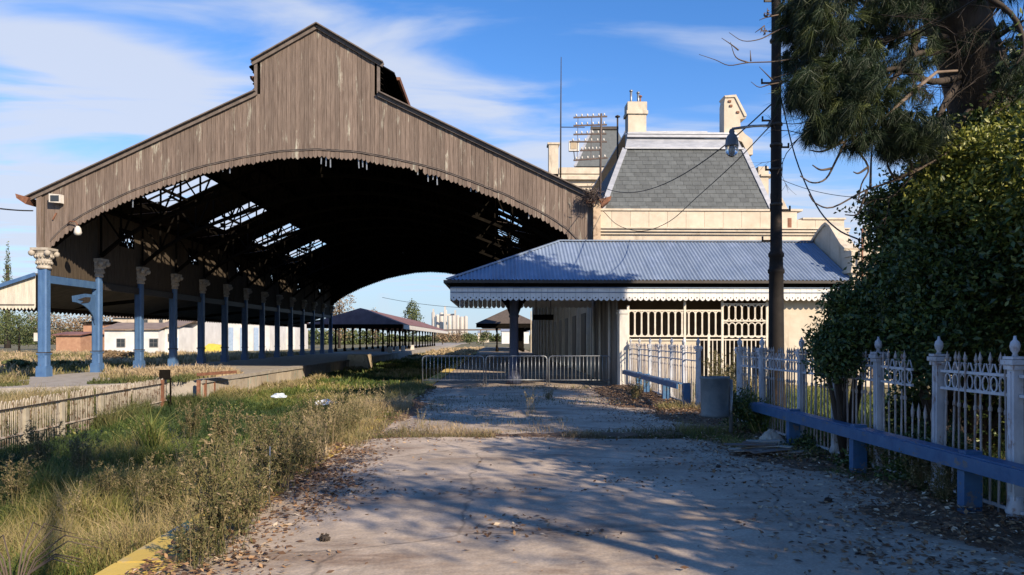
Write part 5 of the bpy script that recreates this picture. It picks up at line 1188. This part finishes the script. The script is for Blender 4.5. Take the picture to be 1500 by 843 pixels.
def rear_trees():
    for (x, y, lo, n, lb) in [(9.5, -4.0, [((9, -3.4, 7.8), 2.2, 1.6, .6), ((11, -1, 8.6), 1.8, 1.6, .5), ((6.6, -1.8, 7.6), 1.3, 1.3, .4)], 2300, 'open crowned gum tree standing just behind the viewpoint at the right'),
                          (7.0, -9.5, [((6.7, -4.8, 12.6), 2.4, 2.0, 1.1), ((3.6, -3.4, 12.4), 2.4, 1.8, .9), ((0.6, -5.5, 12.0), 2.4, 1.6, .9)], 9000, 'tall gum tree farther behind the viewpoint')]:
        t = thing('gum_tree', lb, 'tree', (x, y, 0)); rng = np.random.default_rng(int(n)); crown('crown', t, lo, n, .26, M_leaf, .1, .3, rng=rng, clump=7)
        b = MB(); b.tube([(x, y, -.1), (x - .2, y, 4), (x, y + .2, 6.5)], [.3, .25, .15], 9)
        for l in lo: c = Vector(l[0]); b.tube([(x - .1, y, 5), c.lerp(Vector((x, y, 6)), .4), c], [.14, .09, .03], 6)
        b.build('trunk', M_bark, t)
rear_trees()
def ground_ivy():
    for (u, v, Y, ru, rv, lb) in [(1185, 655, 11.3, 38, 14, 'low dark mat of ivy behind the debris heap at the fence foot'), (1275, 680, 9.6, 55, 24, 'dark green low growth at the fence foot between the blue posts'), (1345, 695, 8.6, 55, 34, 'dark leafy growth climbing the fence foot left of the closest blue post'), (1375, 655, 8.4, 45, 38, 'leafy shoots poking through the pickets above the blue rail'), (1090, 600, 13.2, 30, 30, 'dark bushy weed between waste bin and fence')]:
        c = at(u, v, Y); base = Vector((c.x, c.y, 0)); t = thing('ground_ivy', lb, 'plant', tuple(base)); rng = np.random.default_rng(u)
        crown('foliage', t, [pxlobe(u, v, Y, ru, rv, .35), pxlobe(u + ru * .5, v + rv * .3, Y - .2, ru * .6, rv * .6, .25)], 3400, .055, M_leaf, .1, rng=rng, clump=10)
        b = MB()
        for i in range(7): e = c + Vector((rng.uniform(-1, 1) * ru * Y / F, rng.uniform(-.2, .2), rng.uniform(-.2, .9) * rv * Y / F)); b.tube([base + Vector((rng.uniform(-.2, .2), 0, 0)), base.lerp(e, .5) + Vector((0, 0, .05)), e], [.008, .006, .003], 4)
        b.build('stems', M_twig, t)
ground_ivy()
def tuft_mesh(seed, n=54, L_=.20, w=.0075):
    rng = np.random.default_rng(seed); ax = rng.normal(size=3); ax[2] = -abs(ax[2]) * .7 - .1; ax /= np.linalg.norm(ax); d = rng.normal(0, .42, (n, 3)) + ax; d /= np.linalg.norm(d, axis=1)[:, None]
    base = rng.normal(0, .02, (n, 3)); s = np.cross(d, rng.normal(size=(n, 3))); s /= np.linalg.norm(s, axis=1)[:, None]; l = L_ * rng.uniform(.7, 1.15, n)[:, None]
    tip = base + d * l; tip[:, 2] -= l[:, 0] * .22
    return base, s * w / 2, tip
def pine():
    base = Vector((XY(1462, 11.5), 11.5, 0)); t = thing('pine_tree', 'old leaning pine with thick dark trunk and drooping needle clusters', 'pine tree', tuple(base))
    Y = 10.8; P = [base, at(1455, 300, 11.3), at(1447, 190, 11.1), at(1425, 100, Y), at(1395, 10, 10.6), at(1372, -90, 10.4), at(1330, -230, 10.8), at(1300, -420, 11.5)]
    b = MB(); b.tube(P, [.55, .50, .46, .43, .40, .36, .27, .12], 14); 
    b.tube([at(1420, 30, 10.8), at(1465, -40, 11.2), at(1540, -160, 12)], [.24, .2, .1], 9)
    b.build('trunk', M_bark, t)
    # branches (px u, v, depth)
    br = [[(1400, 60, 10.6), (1345, 48, 10.2), (1290, 60, 9.9), (1235, 95, 9.7), (1190, 120, 9.6)], [(1395, 20, 10.6), (1330, -10, 10.2), (1250, 0, 9.9), (1180, 25, 9.8)], [(1420, 110, 10.8), (1365, 120, 10.2), (1310, 100, 9.9), (1262, 130, 9.6), (1230, 172, 9.5)],
          [(1405, 118, 10.7), (1385, 150, 10.2), (1368, 185, 9.9), (1335, 205, 9.7), (1300, 200, 9.6)], [(1430, 150, 10.9), (1400, 190, 10.4), (1380, 225, 10.2), (1340, 250, 10), (1290, 272, 9.9)], [(1395, 80, 10.6), (1350, 78, 10.2), (1322, 92, 10), (1296, 118, 9.9)],
          [(1345, 48, 10.2), (1330, 90, 10), (1300, 130, 9.8), (1300, 170, 9.7)], [(1372, -60, 10.4), (1420, -20, 10), (1480, 20, 9.8), (1500, 70, 9.7), (1478, 110, 9.7)], [(1290, 60, 9.9), (1270, 90, 9.8), (1250, 140, 9.7)], [(1450, 60, 10.5), (1475, 45, 10.2), (1500, 30, 10)],
          [(1360, -60, 10.5), (1250, -80, 9.5), (1180, -60, 9)], [(1330, -230, 10.8), (1200, -260, 10), (1050, -200, 10)]]
    b = MB()
    for q in br:
        q = smooth([at(*p) for p in q]); n = len(q); b.tube(q, [.055 * (1 - .75 * i / (n - 1)) for i in range(n)], 7)
    b.build('branches', M_bark, t)
    # fine dead twigs that fork off the branches
    b = MB(); rq = random.Random(21)
    def fork(p, d, l, r, k):
        q = p + d * l * .5 + Vector((rq.uniform(-.1, .1), rq.uniform(-.1, .1), rq.uniform(-.06, .06))) * l; e = q + (d + Vector((rq.uniform(-.5, .5), rq.uniform(-.3, .3), rq.uniform(-.5, .3)))).normalized() * l * .5
        b.tube([p, q, e], [r, r * .8, r * .55], 4, caps=False)
        if k > 0:
            for _ in range(2 if k > 1 else 3):
                nd = (d + Vector((rq.uniform(-1, 1), rq.uniform(-.5, .5), rq.uniform(-.9, .6)))).normalized(); fork(q.lerp(e, rq.uniform(.0, 1)), nd, l * rq.uniform(.5, .8), r * .6, k - 1)
    for q in br[:9]:
        for _ in range(5):
            i = rq.randrange(len(q) - 1); p = at(*q[i]).lerp(at(*q[i + 1]), rq.random()); fork(p, Vector((rq.uniform(-1, .4), rq.uniform(-.4, .4), rq.uniform(-1, .5))).normalized(), rq.uniform(.45, .85), .011, 3)
    for (u, v) in ((1470, 30), (1490, 60), (1465, 90), (1440, 130), (1385, 180), (1360, 230)):
        fork(at(u, v, 10.2), Vector((rq.uniform(-.3, 1), 0, rq.uniform(-.6, .8))).normalized(), .7, .014, 3)
    tag(b.build('dead_twigs', M_bark, t), kind='stuff')
    b = MB(); b.tube([at(1402, 104, 10), at(1372, 106, 9.8), at(1345, 128, 9.6), (at(1318, 152, 9.5)), at(1296, 172, 9.4)], [.016, .02, .027, .022, .010], 8); b.build('broken_branch', mat('bare_wood', (.11, .08, .06), (.22, .165, .125), scale=6, rough=.85), t)
    # needle tufts
    regions = [(1310, 135, 9.9, 55, 35, .5, 40), (1370, 70, 10.1, 22, 40, .3, 14), (1325, 75, 10, 50, 40, .5, 34), (1480, 70, 10.2, 25, 50, .4, 18), (1195, 55, 9.8, 52, 75, .7, 260), (1235, 125, 9.6, 50, 40, .6, 200), (1172, 15, 9.8, 30, 40, .5, 90), (1178, 130, 9.5, 34, 32, .4, 110), (1228, 172, 9.5, 50, 24, .4, 130), (1205, 190, 9.5, 30, 18, .3, 45), (1262, 100, 9.7, 30, 45, .4, 90), (1330, 190, 9.6, 55, 30, .5, 150), (1325, 215, 9.6, 38, 14, .35, 60),
               (1290, 30, 10.0, 70, 26, .7, 120), (1330, 0, 10.2, 70, 18, .7, 80), (1255, 205, 9.6, 22, 14, .3, 24), (1275, 160, 9.6, 30, 30, .4, 36), (1490, 110, 9.8, 25, 40, .4, 36), (1376, 185, 9.9, 20, 22, .3, 26), (1400, 40, 10.3, 90, 60, .6, 30),
               (1250, -40, 10, 110, 30, 1.2, 150), (1450, -50, 10, 120, 40, 1.2, 90)]
    Vs = []; rs = []
    tm = [tuft_mesh(s) for s in range(12)]
    for (u, v, Y, ru, rv, ry, n) in regions:
        L_ = pxlobe(u, v, Y, ru, rv, ry); d = RNG.normal(size=(n, 3)); d /= np.linalg.norm(d, axis=1)[:, None]; r = RNG.uniform(.15, 1, n) ** .6
        C_ = np.array(L_[0]) + d * r[:, None] * np.array([L_[1], L_[2], L_[3]])
        for c in C_:
            ba, s, tp = tm[RNG.integers(0, 12)]; k = RNG.uniform(.8, 1.25); V = np.stack([c + ba * k - s, c + ba * k + s, c + tp * k], 1).reshape(-1, 3); Vs.append(V); rs.append(np.full(len(V), np.clip(RNG.normal(.4, .25), 0, 1)))
    V = np.concatenate(Vs) - np.array(base); r = np.concatenate(rs); Fc = np.arange(len(V)).reshape(-1, 3)
    put('needles', npmesh('needles', V, Fc, M_needle, r), t, base)
    # the high crown above the frame, which shades the canopy and ground
    lo = UPPER
    P_ = lobes_points(lo, 9000, .1); Vs = []; tm = [tuft_mesh(100 + s, 14, .34, .045) for s in range(8)]
    for c in P_:
        ba, s, tp = tm[RNG.integers(0, 8)]; Vs.append(np.stack([c + ba - s, c + ba + s, c + tp], 1).reshape(-1, 3))
    V = np.concatenate(Vs) - np.array(base); Fc = np.arange(len(V)).reshape(-1, 3)
    put('high_needles', npmesh('high_needles', V, Fc, M_needle, RNG.uniform(0, 1, len(V))), t, base)
    b = MB()
    for c, *_ in lo: c = Vector(c); b.tube([P[5], P[5].lerp(c, .5) + Vector((0, 0, .4)), c], [.2, .12, .04], 7)
    b.build('high_branches', M_bark, t)
# crown lobes above the picture: ((x, y, z), rx, ry, rz)
UPPER = [((8.4, 16.2, 11.0), 2.5, 2.2, 1.7), ((11.3, 15.6, 10.7), 2.0, 1.5, .8), ((11.5, 11, 9.8), 2.2, 2.5, 1.1), ((12.1, 5.4, 10.8), 2.0, 2.1, 1.0),
         ((8, 10, 10.2), 2.4, 2.4, 1.1)]
pine()
def bare_twigs():
    base = at(1290, 272, 9.9); t = thing('bare_branch', 'leafless grey branches hanging down in front of the sky left of the evergreen', 'branch', tuple(base))
    tw = [[(1420, 205, 10), (1370, 235, 9.9), (1320, 262, 9.8), (1270, 278, 9.7), (1220, 304, 9.6), (1195, 298, 9.6), (1185, 285, 9.6)], [(1270, 278, 9.7), (1262, 300, 9.7), (1255, 315, 9.7), (1238, 315, 9.6)], [(1248, 180, 9.6), (1250, 210, 9.6), (1272, 245, 9.6), (1262, 270, 9.6), (1256, 300, 9.6)],
          [(1240, 205, 9.6), (1225, 235, 9.6), (1210, 262, 9.6), (1190, 268, 9.5), (1172, 258, 9.5)], [(1245, 195, 9.6), (1220, 215, 9.5), (1195, 212, 9.5), (1178, 198, 9.5)], [(1236, 208, 9.5), (1205, 222, 9.5), (1185, 220, 9.5)], [(1272, 245, 9.6), (1258, 254, 9.6), (1250, 252, 9.6)], [(1219, 247, 9.57), (1202, 249, 9.5), (1190, 242, 9.5)],
          [(1310, 262, 9.8), (1300, 240, 9.8), (1312, 225, 9.8)], [(1350, 240, 9.9), (1362, 215, 9.8), (1352, 200, 9.8)], [(1275, 276, 9.7), (1276, 240, 9.7), (1278, 205, 9.7)], [(1330, 258, 9.8), (1335, 240, 9.7), (1325, 228, 9.7)]]
    b = MB()
    for q in tw: q = smooth([at(*p) for p in q]); n = len(q); b.tube(q, [.018 * (1 - .6 * i / (n - 1)) for i in range(n)], 5)
    b.build('hanging_twigs', M_twig, t)
    t2 = thing('bare_branch', 'bare twigs reaching left past the upper lamp post', 'branch', tuple(at(1165, 85, 9.7)))
    tw = [[(1180, 82, 9.8), (1140, 90, 9.7), (1096, 92, 9.6), (1068, 96, 9.6), (1048, 88, 9.6), (1024, 80, 9.6)], [(1170, 30, 9.8), (1133, 48, 9.7), (1112, 58, 9.6), (1088, 60, 9.6), (1068, 48, 9.6)], [(1082, 74, 9.6), (1072, 66, 9.6), (1057, 56, 9.6)], [(1096, 92, 9.6), (1078, 84, 9.6), (1070, 62, 9.6)],
          [(1150, 120, 9.7), (1128, 124, 9.6), (1112, 128, 9.6), (1100, 120, 9.6)], [(1132, 118, 9.6), (1122, 108, 9.6), (1112, 98, 9.6)], [(1100, 90, 9.6), (1099, 74, 9.6)], [(1140, 22, 9.7), (1122, 26, 9.6), (1112, 30, 9.6)], [(1124, 26, 9.6), (1124, 12, 9.6)], [(1120, 38, 9.6), (1106, 48, 9.6)]]
    b = MB()
    for q in tw: q = smooth([at(*p) for p in q]); n = len(q); b.tube(q, [.011 * (1 - .7 * i / (n - 1)) for i in range(n)], 5)
    b.build('twigs', M_twig, t2)
    P = np.concatenate([np.array(at(1122, 46, 9.6)) + RNG.normal(0, .025, (16, 3)), np.array(at(1124, 22, 9.6)) + RNG.normal(0, .022, (12, 3))]); V, Fc, r = leaf_cloud(P, .05); o = worg(t2)
    put('dead_leaves', npmesh('dead_leaves', V - np.array(o), Fc, M_twig, r), t2, o)
bare_twigs()
# ------------------------------------------------------------------ background
M_far = mat('far_leaf', (.1, .1, .1), rough=.8, scale=.2, attr=[(0, (.03, .05, .015)), (.5, (.065, .09, .028)), (1, (.13, .14, .05))])
M_fard = mat('far_autumn_leaf', (.1, .1, .1), rough=.8, scale=.2, attr=[(0, (.10, .07, .04)), (.5, (.20, .14, .08)), (1, (.30, .22, .13))])
def far_tree(name, label, u, vb, vt, Y, wpx, n=1500, m=M_far, lobes=None, group=None, zb=-.15, cat='tree', seed=0):
    base = at(u, HOR, Y); base.z = zb; h = at(u, vt, Y).z - zb; r = wpx * Y / F / 2; rng = np.random.default_rng(seed + int(u) + 100)
    t = thing(name, label, cat, tuple(base), group)
    lo = lobes(base, h, r) if lobes else [((base.x + rng.uniform(-.5, .5) * r, base.y + rng.uniform(-.4, .4) * r, zb + h * f), r * rng.uniform(.5, .8), r * .6, h * rng.uniform(.16, .26)) for f in (.35, .45, .55, .62, .7, .8, .85)]
    P = lobes_points(lo, n, .5, rng); V, Fc, rr = leaf_cloud(P, max(.25, Y * 2.2 / F), aspect=.7, rng=rng); put('crown', npmesh('crown', V - np.array(base), Fc, m, rr), t, base)
    b = MB(); b.tube([base, base + Vector((0, 0, h * .8))], [h * .03, h * .012], 7); b.build('trunk', M_bark, t); return t
def background():
    # araucaria on the left horizon
    def spire(base, h, r):
        return [((base.x, base.y, base.z + h * f), max(.15, r * (1.15 - f)) * 1.0, r * (1.1 - f) + .1, h * .045) for f in np.linspace(.18, .97, 15)]
    far_tree('conifer', 'tall narrow conifer on the far left against the sky', 11, 500, 357, 150, 26, 2600, M_far, spire)
    lab = ['bushy dark green tree behind the awning at the far left edge', 'brownish green tree between the first two blue columns', 'low olive tree just right of the first blue column', 'dense green tree low at the left frame edge', 'rusty leaved tree behind the brick sheds', 'pale bare crowned tree behind the sheds seen between the columns']
    for i, (u, vt, Y, w, m) in enumerate([(-20, 440, 110, 110, M_far), (88, 458, 125, 70, M_fard), (60, 455, 130, 60, M_far), (28, 462, 105, 75, M_far), (128, 462, 130, 60, M_fard), (190, 460, 140, 80, M_fard)]):
        far_tree('yard_tree', lab[i], u, 0, vt, Y, w, 2200, m, seed=i)
    far_tree('yard_bush', 'dark low bush in the dry field left of the first column', 30, 0, 528, 48, 44, 1200, M_far, zb=-.3, cat='bush')
    far_tree('yard_bush', 'dark bush at the feet of the first two blue columns', 100, 0, 530, 52, 60, 1400, M_far, zb=-.3, cat='bush')
    far_tree('yard_bush', 'dusty brown bush behind the second blue column', 165, 0, 515, 62, 60, 1200, M_fard, zb=-.3, cat='bush')
    # trees beyond the far arch
    far_tree('arch_tree', 'russet tree beside the left foot of the far arch', 497, 0, 430, 150, 44, 2600, M_fard)
    far_tree('arch_tree', 'round green tree rising behind the island canopy', 605, 0, 443, 260, 30, 2200, M_far)
    far_tree('arch_tree', 'thin brown tree above the island canopy roof', 550, 0, 452, 240, 22, 700, M_fard)
    lab2 = ['dry thicket right of the island canopy end', 'green round bush left of the far platform canopy', 'low shrub by the yellow grass under the silos', 'olive shrub right of the silo foot']
    for i, (u, vt, Y, w, m) in enumerate([(648, 486, 230, 26, M_fard), (708, 486, 210, 22, M_far), (668, 488, 300, 36, M_fard), (688, 489, 260, 20, M_far)]): far_tree('far_shrub', lab2[i], u, 0, vt, Y, w, 700, m, cat='shrub', seed=9 + i)
    tr = [((XY(u, Y), Y, 1.5), 7 + 3 * random.random(), 4, 3 + 1.5 * random.random()) for u, Y in [(x, 250 + 20 * random.random()) for x in range(-140, 560, 26)]]
    V, Fc, r = leaf_cloud(lobes_points(tr, 26000, .4), .9, aspect=.7); tag(put('distant_wood', npmesh('distant_wood', V, Fc, M_far, r)), 'low belt of distant trees behind the yard buildings', kind='stuff')
    tr = [((XY(u, Y), Y, 1.0), 9, 5, 3 + 1.5 * random.random()) for u, Y in [(x, 520 + 20 * random.random()) for x in range(560, 900, 12)]]
    V, Fc, r = leaf_cloud(lobes_points(tr, 9000, .4), 1.8, aspect=.7); tag(put('distant_wood', npmesh('distant_wood', V, Fc, M_far, r)), 'faint line of trees on the horizon beyond the far platform', kind='stuff')
    # whitewashed yard buildings
    def house(u0, u1, Y, vt, vb, depth, label, wm, roofm, rise=.5, wins=(), lean=0, doors=(), name='yard_house', cat='house'):
        x0, x1 = XY(u0, Y), XY(u1, Y); z1 = at((u0 + u1) / 2, vt, Y).z; z0 = -.5
        t = thing(name, label, cat, ((x0 + x1) / 2, Y, z0)); b = MB(); b.box(x0, x1, Y, Y + depth, z0, z1); b.build('wall', wm, t)
        b = MB(); b.prism([(x0 - .3, Y - .35, z1 + .02), (x1 + .3, Y - .35, z1 + .02), (x1 + .3, Y + depth / 2, z1 + rise), (x0 - .3, Y + depth / 2, z1 + rise)], (0, 0, .15)); b.prism([(x0 - .3, Y + depth / 2, z1 + rise), (x1 + .3, Y + depth / 2, z1 + rise), (x1 + .3, Y + depth + .3, z1), (x0 - .3, Y + depth + .3, z1)], (0, 0, .15)); b.build('roof', roofm, t)
        for (a, c, va, vb_) in wins:
            xa, xc = XY(a, Y), XY(c, Y); za, zb = at(a, vb_, Y).z, at(a, va, Y).z
            b = MB(); b.box(xa - .07, xc + .07, Y - .09, Y - .01, za - .07, zb + .07); f = b.build('window', M_trim if False else mat('window_frame', (.12, .12, .12), (.2, .2, .2)), t)
            b = MB(); b.box(xa, (xa + xc) / 2 - .03, Y - .12, Y - .092, za, (za + zb) / 2 - .03); b.box((xa + xc) / 2 + .03, xc, Y - .12, Y - .092, za, (za + zb) / 2 - .03); b.box(xa, (xa + xc) / 2 - .03, Y - .12, Y - .092, (za + zb) / 2 + .03, zb); b.box((xa + xc) / 2 + .03, xc, Y - .12, Y - .092, (za + zb) / 2 + .03, zb); b.build('pane', M_glassd, f)
        for (a, c, va) in doors: b = MB(); b.box(XY(a, Y), XY(c, Y), Y - .08, Y - .01, z0, at(a, va, Y).z); b.build('door', mat('pale_door', (.25, .35, .5), (.35, .45, .6)), t)
        return t
    house(153, 232, 96, 484, 521, 8, 'whitewashed yard house with two small square windows', M_wwall, mat('brown_roof', (.16, .12, .10), (.26, .20, .16), scale=1), .9, [(172, 183, 497, 508), (220, 231, 497, 508)])
    b = house(232, 262, 98, 480, 520, 9, 'whitewashed lean-to joined to the right of the yard house', M_wwall, mat('brown_roof', (1, 1, 1)), .9, [(263 - 16, 263 - 8, 490, 500)], doors=[(264 - 8, 261, 495)])
    house(166, 250, 112, 466, 520, 8, 'cream upper building with brown roof behind the white yard house', M_cream, mat('brown_roof', (1, 1, 1)), .9, [(212, 216, 469, 480), (234, 238, 469, 480)])
    house(82, 118, 100, 492, 519, 6, 'small pinkish brick shed left of the yard house', M_brick, M_roofr, .4)
    house(122, 152, 106, 475, 518, 6, 'narrow tan brick shed with dark roof between the columns', M_brick, M_shadeblack, .3)
    house(262, 300, 104, 470, 518, 8, 'white gabled building behind the third and fourth columns', M_wwall, mat('brown_roof', (1, 1, 1)), 1.6, [(266, 270, 495, 510)])
    house(302, 395, 118, 472, 512, 9, 'long white workshop with blue doors seen between the columns', M_wwall, mat('brown_roof', (1, 1, 1)), .6, [(u, u + 4, 480, 495) for u in (307, 316)], doors=[(u, u + 7, 480) for u in (335, 352, 372)])
    house(395, 432, 130, 474, 508, 9, 'far end of the row of white workshops', M_wwall, M_roofr, .6, [(405, 410, 482, 492)])
    q = XY(309, 100); b = MB(); b.prism([(q - 1.2, 100, -.3), (q + 1.5, 100, -.3), (q + 1.2, 100, .9), (q - .3, 100, 1.1), (q - 1.0, 100, .6)], (0, 1.5, 0)); tag(b.build('yellow_tarpaulin', mat('yellow_tarp', (.55, .42, .06), (.7, .55, .1), scale=3), None, (q, 100, -.3)), 'yellow tarpaulin covered heap in front of the white workshops', 'tarpaulin')
    q = at(55, 494, 60); t = thing('meter_box', 'small white box on a thin post beyond the first blue column', 'box', (q.x, 60, -.2)); b = MB(); b.box(q.x - .3, q.x + .3, 60, 60.3, q.z - .33, q.z + .33); b.build('cabinet', M_white, t); b = MB(); b.bar((q.x, 60.15, -.2), (q.x, 60.15, q.z - .33), .1); b.build('post', M_galv, t)
    # canopies further down the line
    def far_canopy(x0, x1, y0, y1, ze, zr, label, cols, mroof, vw, floor):
        t = thing('platform_canopy', label, 'canopy', ((x0 + x1) / 2, y0, 0)); xm = (x0 + x1) / 2; hip = (x1 - x0) / 2 * .6
        b = MB(); b.faces([(x0, y0, ze), (x1, y0, ze), (x1, y1, ze), (x0, y1, ze), (xm, y0 + hip, zr), (xm, y1 - hip, zr)], [(0, 1, 4), (1, 2, 5, 4), (2, 3, 5), (3, 0, 4, 5), (0, 3, 2, 1)]); b.build('roof', mroof, t)
        b = MB(); b.box(x1 - .15, x1 - .05, y0 + .1, y1 - .1, ze - .62, ze - .02); b.build('valance', vw, t)
        b = MB(); b.box(x0 + .1, x1 - .2, y0 + .1, y0 + .2, ze - .55, ze - .02); b.build('front_valance', M_shadeblack, t)
        cm = MB(); cm.lathe([(.22, 0), (.22, .4), (.13, .5), (.12, ze - .9), (.3, ze - .05)], n=8); cm = cm.mesh('column', M_shadeblack)
        y = y0 + 2
        while y < y1: 
            for x in cols: put('column', cm, t, (x, y, 0))
            y += 6
        return t
    x1 = -12.15
    far_canopy(-25.0, -12.1, 99, 190, 3.65, 5.95, 'red roofed island platform canopy seen through the far arch', (-21.5, -15.2), M_roofr, M_white, 0)
    far_canopy(-2.75, 5.6, 99, 150, 3.75, 5.75, 'dark hipped canopy on the near platform beyond the shed', (.1, 3.6), mat('dark_roof', (.06, .05, .045), (.10, .08, .07)), M_shadeblack, 0)
    b = MB(); b.box(-24, -12.2, 160, 320, -.9, 0); tag(b.build('island_platform', M_conc), kind='structure')
    for i, (u, lb) in enumerate([(571, 'first small white planter box on the island platform edge'), (581, 'second small white planter box, right of the first'), (590, 'third small white planter box on the island platform'), (604, 'farthest small white planter box, beneath the canopy right end')]):
        q = gnd(u, 512 - i * 1.5); x = -13.2; y = YX(u, x); y = min(y, 140); b = MB(); b.prism([(x - .3, y, .01), (x + .3, y, .01), (x + .2, y, .75), (x - .2, y, .75)], (0, .5, 0)); tag(b.build('planter', M_white, None, (x, y, 0)), lb, 'planter')
    # grain silos on the horizon
    Y = 900; t = thing('grain_silos', 'pale grain silos and elevator towers on the horizon under the arch', 'silo', tuple(at(660, 500, Y)))
    Mp = mat('pale_silo', (.40, .38, .36), (.52, .50, .47), rough=.9, scale=.05)
    for (u, vt, w) in [(634, 459, 5), (640, 463, 6), (646, 460, 6), (652, 456, 5), (658, 463, 6), (664, 462, 5), (670, 464, 6), (676, 466, 7), (682, 465, 6)]:
        c = at(u, 497, Y); r = w * Y / F / 2; h = at(u, vt, Y).z; b = MB(); b.lathe([(r, -5), (r, h), (r * .8, h + 1.5), (r * .1, h + 2)], (c.x, c.y + (u % 3) * 6, 0), 12); b.build('silo', Mp, t)
    for (u, vt, w) in [(652, 449, 2.2), (667, 455, 2), (635, 453, 1.6)]:
        a = at(u, 497, Y - 15); h = at(u, vt, Y - 15).z; s = w * Y / F / 2; b = MB(); b.box(a.x - s, a.x + s, Y - 20, Y - 12, 0, h); b.build('elevator_tower', Mp, t)
    a, c = at(645, 462, Y - 10), at(668, 461, Y - 10); b = MB(); b.bar(a, c, 2, 2); b.build('conveyor', Mp, t)
    # pipe bridge and low sheds near the horizon
    a, c = at(632, 484, 380), at(715, 483, 380); t = thing('pipe_bridge', 'long thin bridge crossing the line in the distance below the silos', 'bridge', (a.x, 380, 0)); b = MB(); b.bar(a, c + Vector((14, 0, 0)), 1, .8); b.build('deck', M_trim, t)
    for u in (634, 669, 672, 704): q = XY(u, 380); b = MB(); b.box(q - .3, q + .3, 379.7, 380.3, -.2, a.z); b.build('pier', M_trim, t)
    house(735, 775, 300, 486, 497, 20, 'pale low warehouse beside the far platform canopy', M_wwall, M_zinc, 1, name='warehouse', cat='warehouse')
    house(700, 716, 420, 488, 497, 20, 'tiny pale shed near the horizon left of the far platform canopy', M_cream, M_zinc, 1, name='warehouse', cat='warehouse')
    b = MB(); x = 3.4; b.box(x, x + .9, 120, 150, 0, 2.9); tag(b.build('parked_carriage', mat('blue_carriage', (.12, .28, .5), (.2, .38, .6), scale=.4), None, (x, 120, 0)), 'light blue hoarding standing at the end of the near platform', 'hoarding')
background()
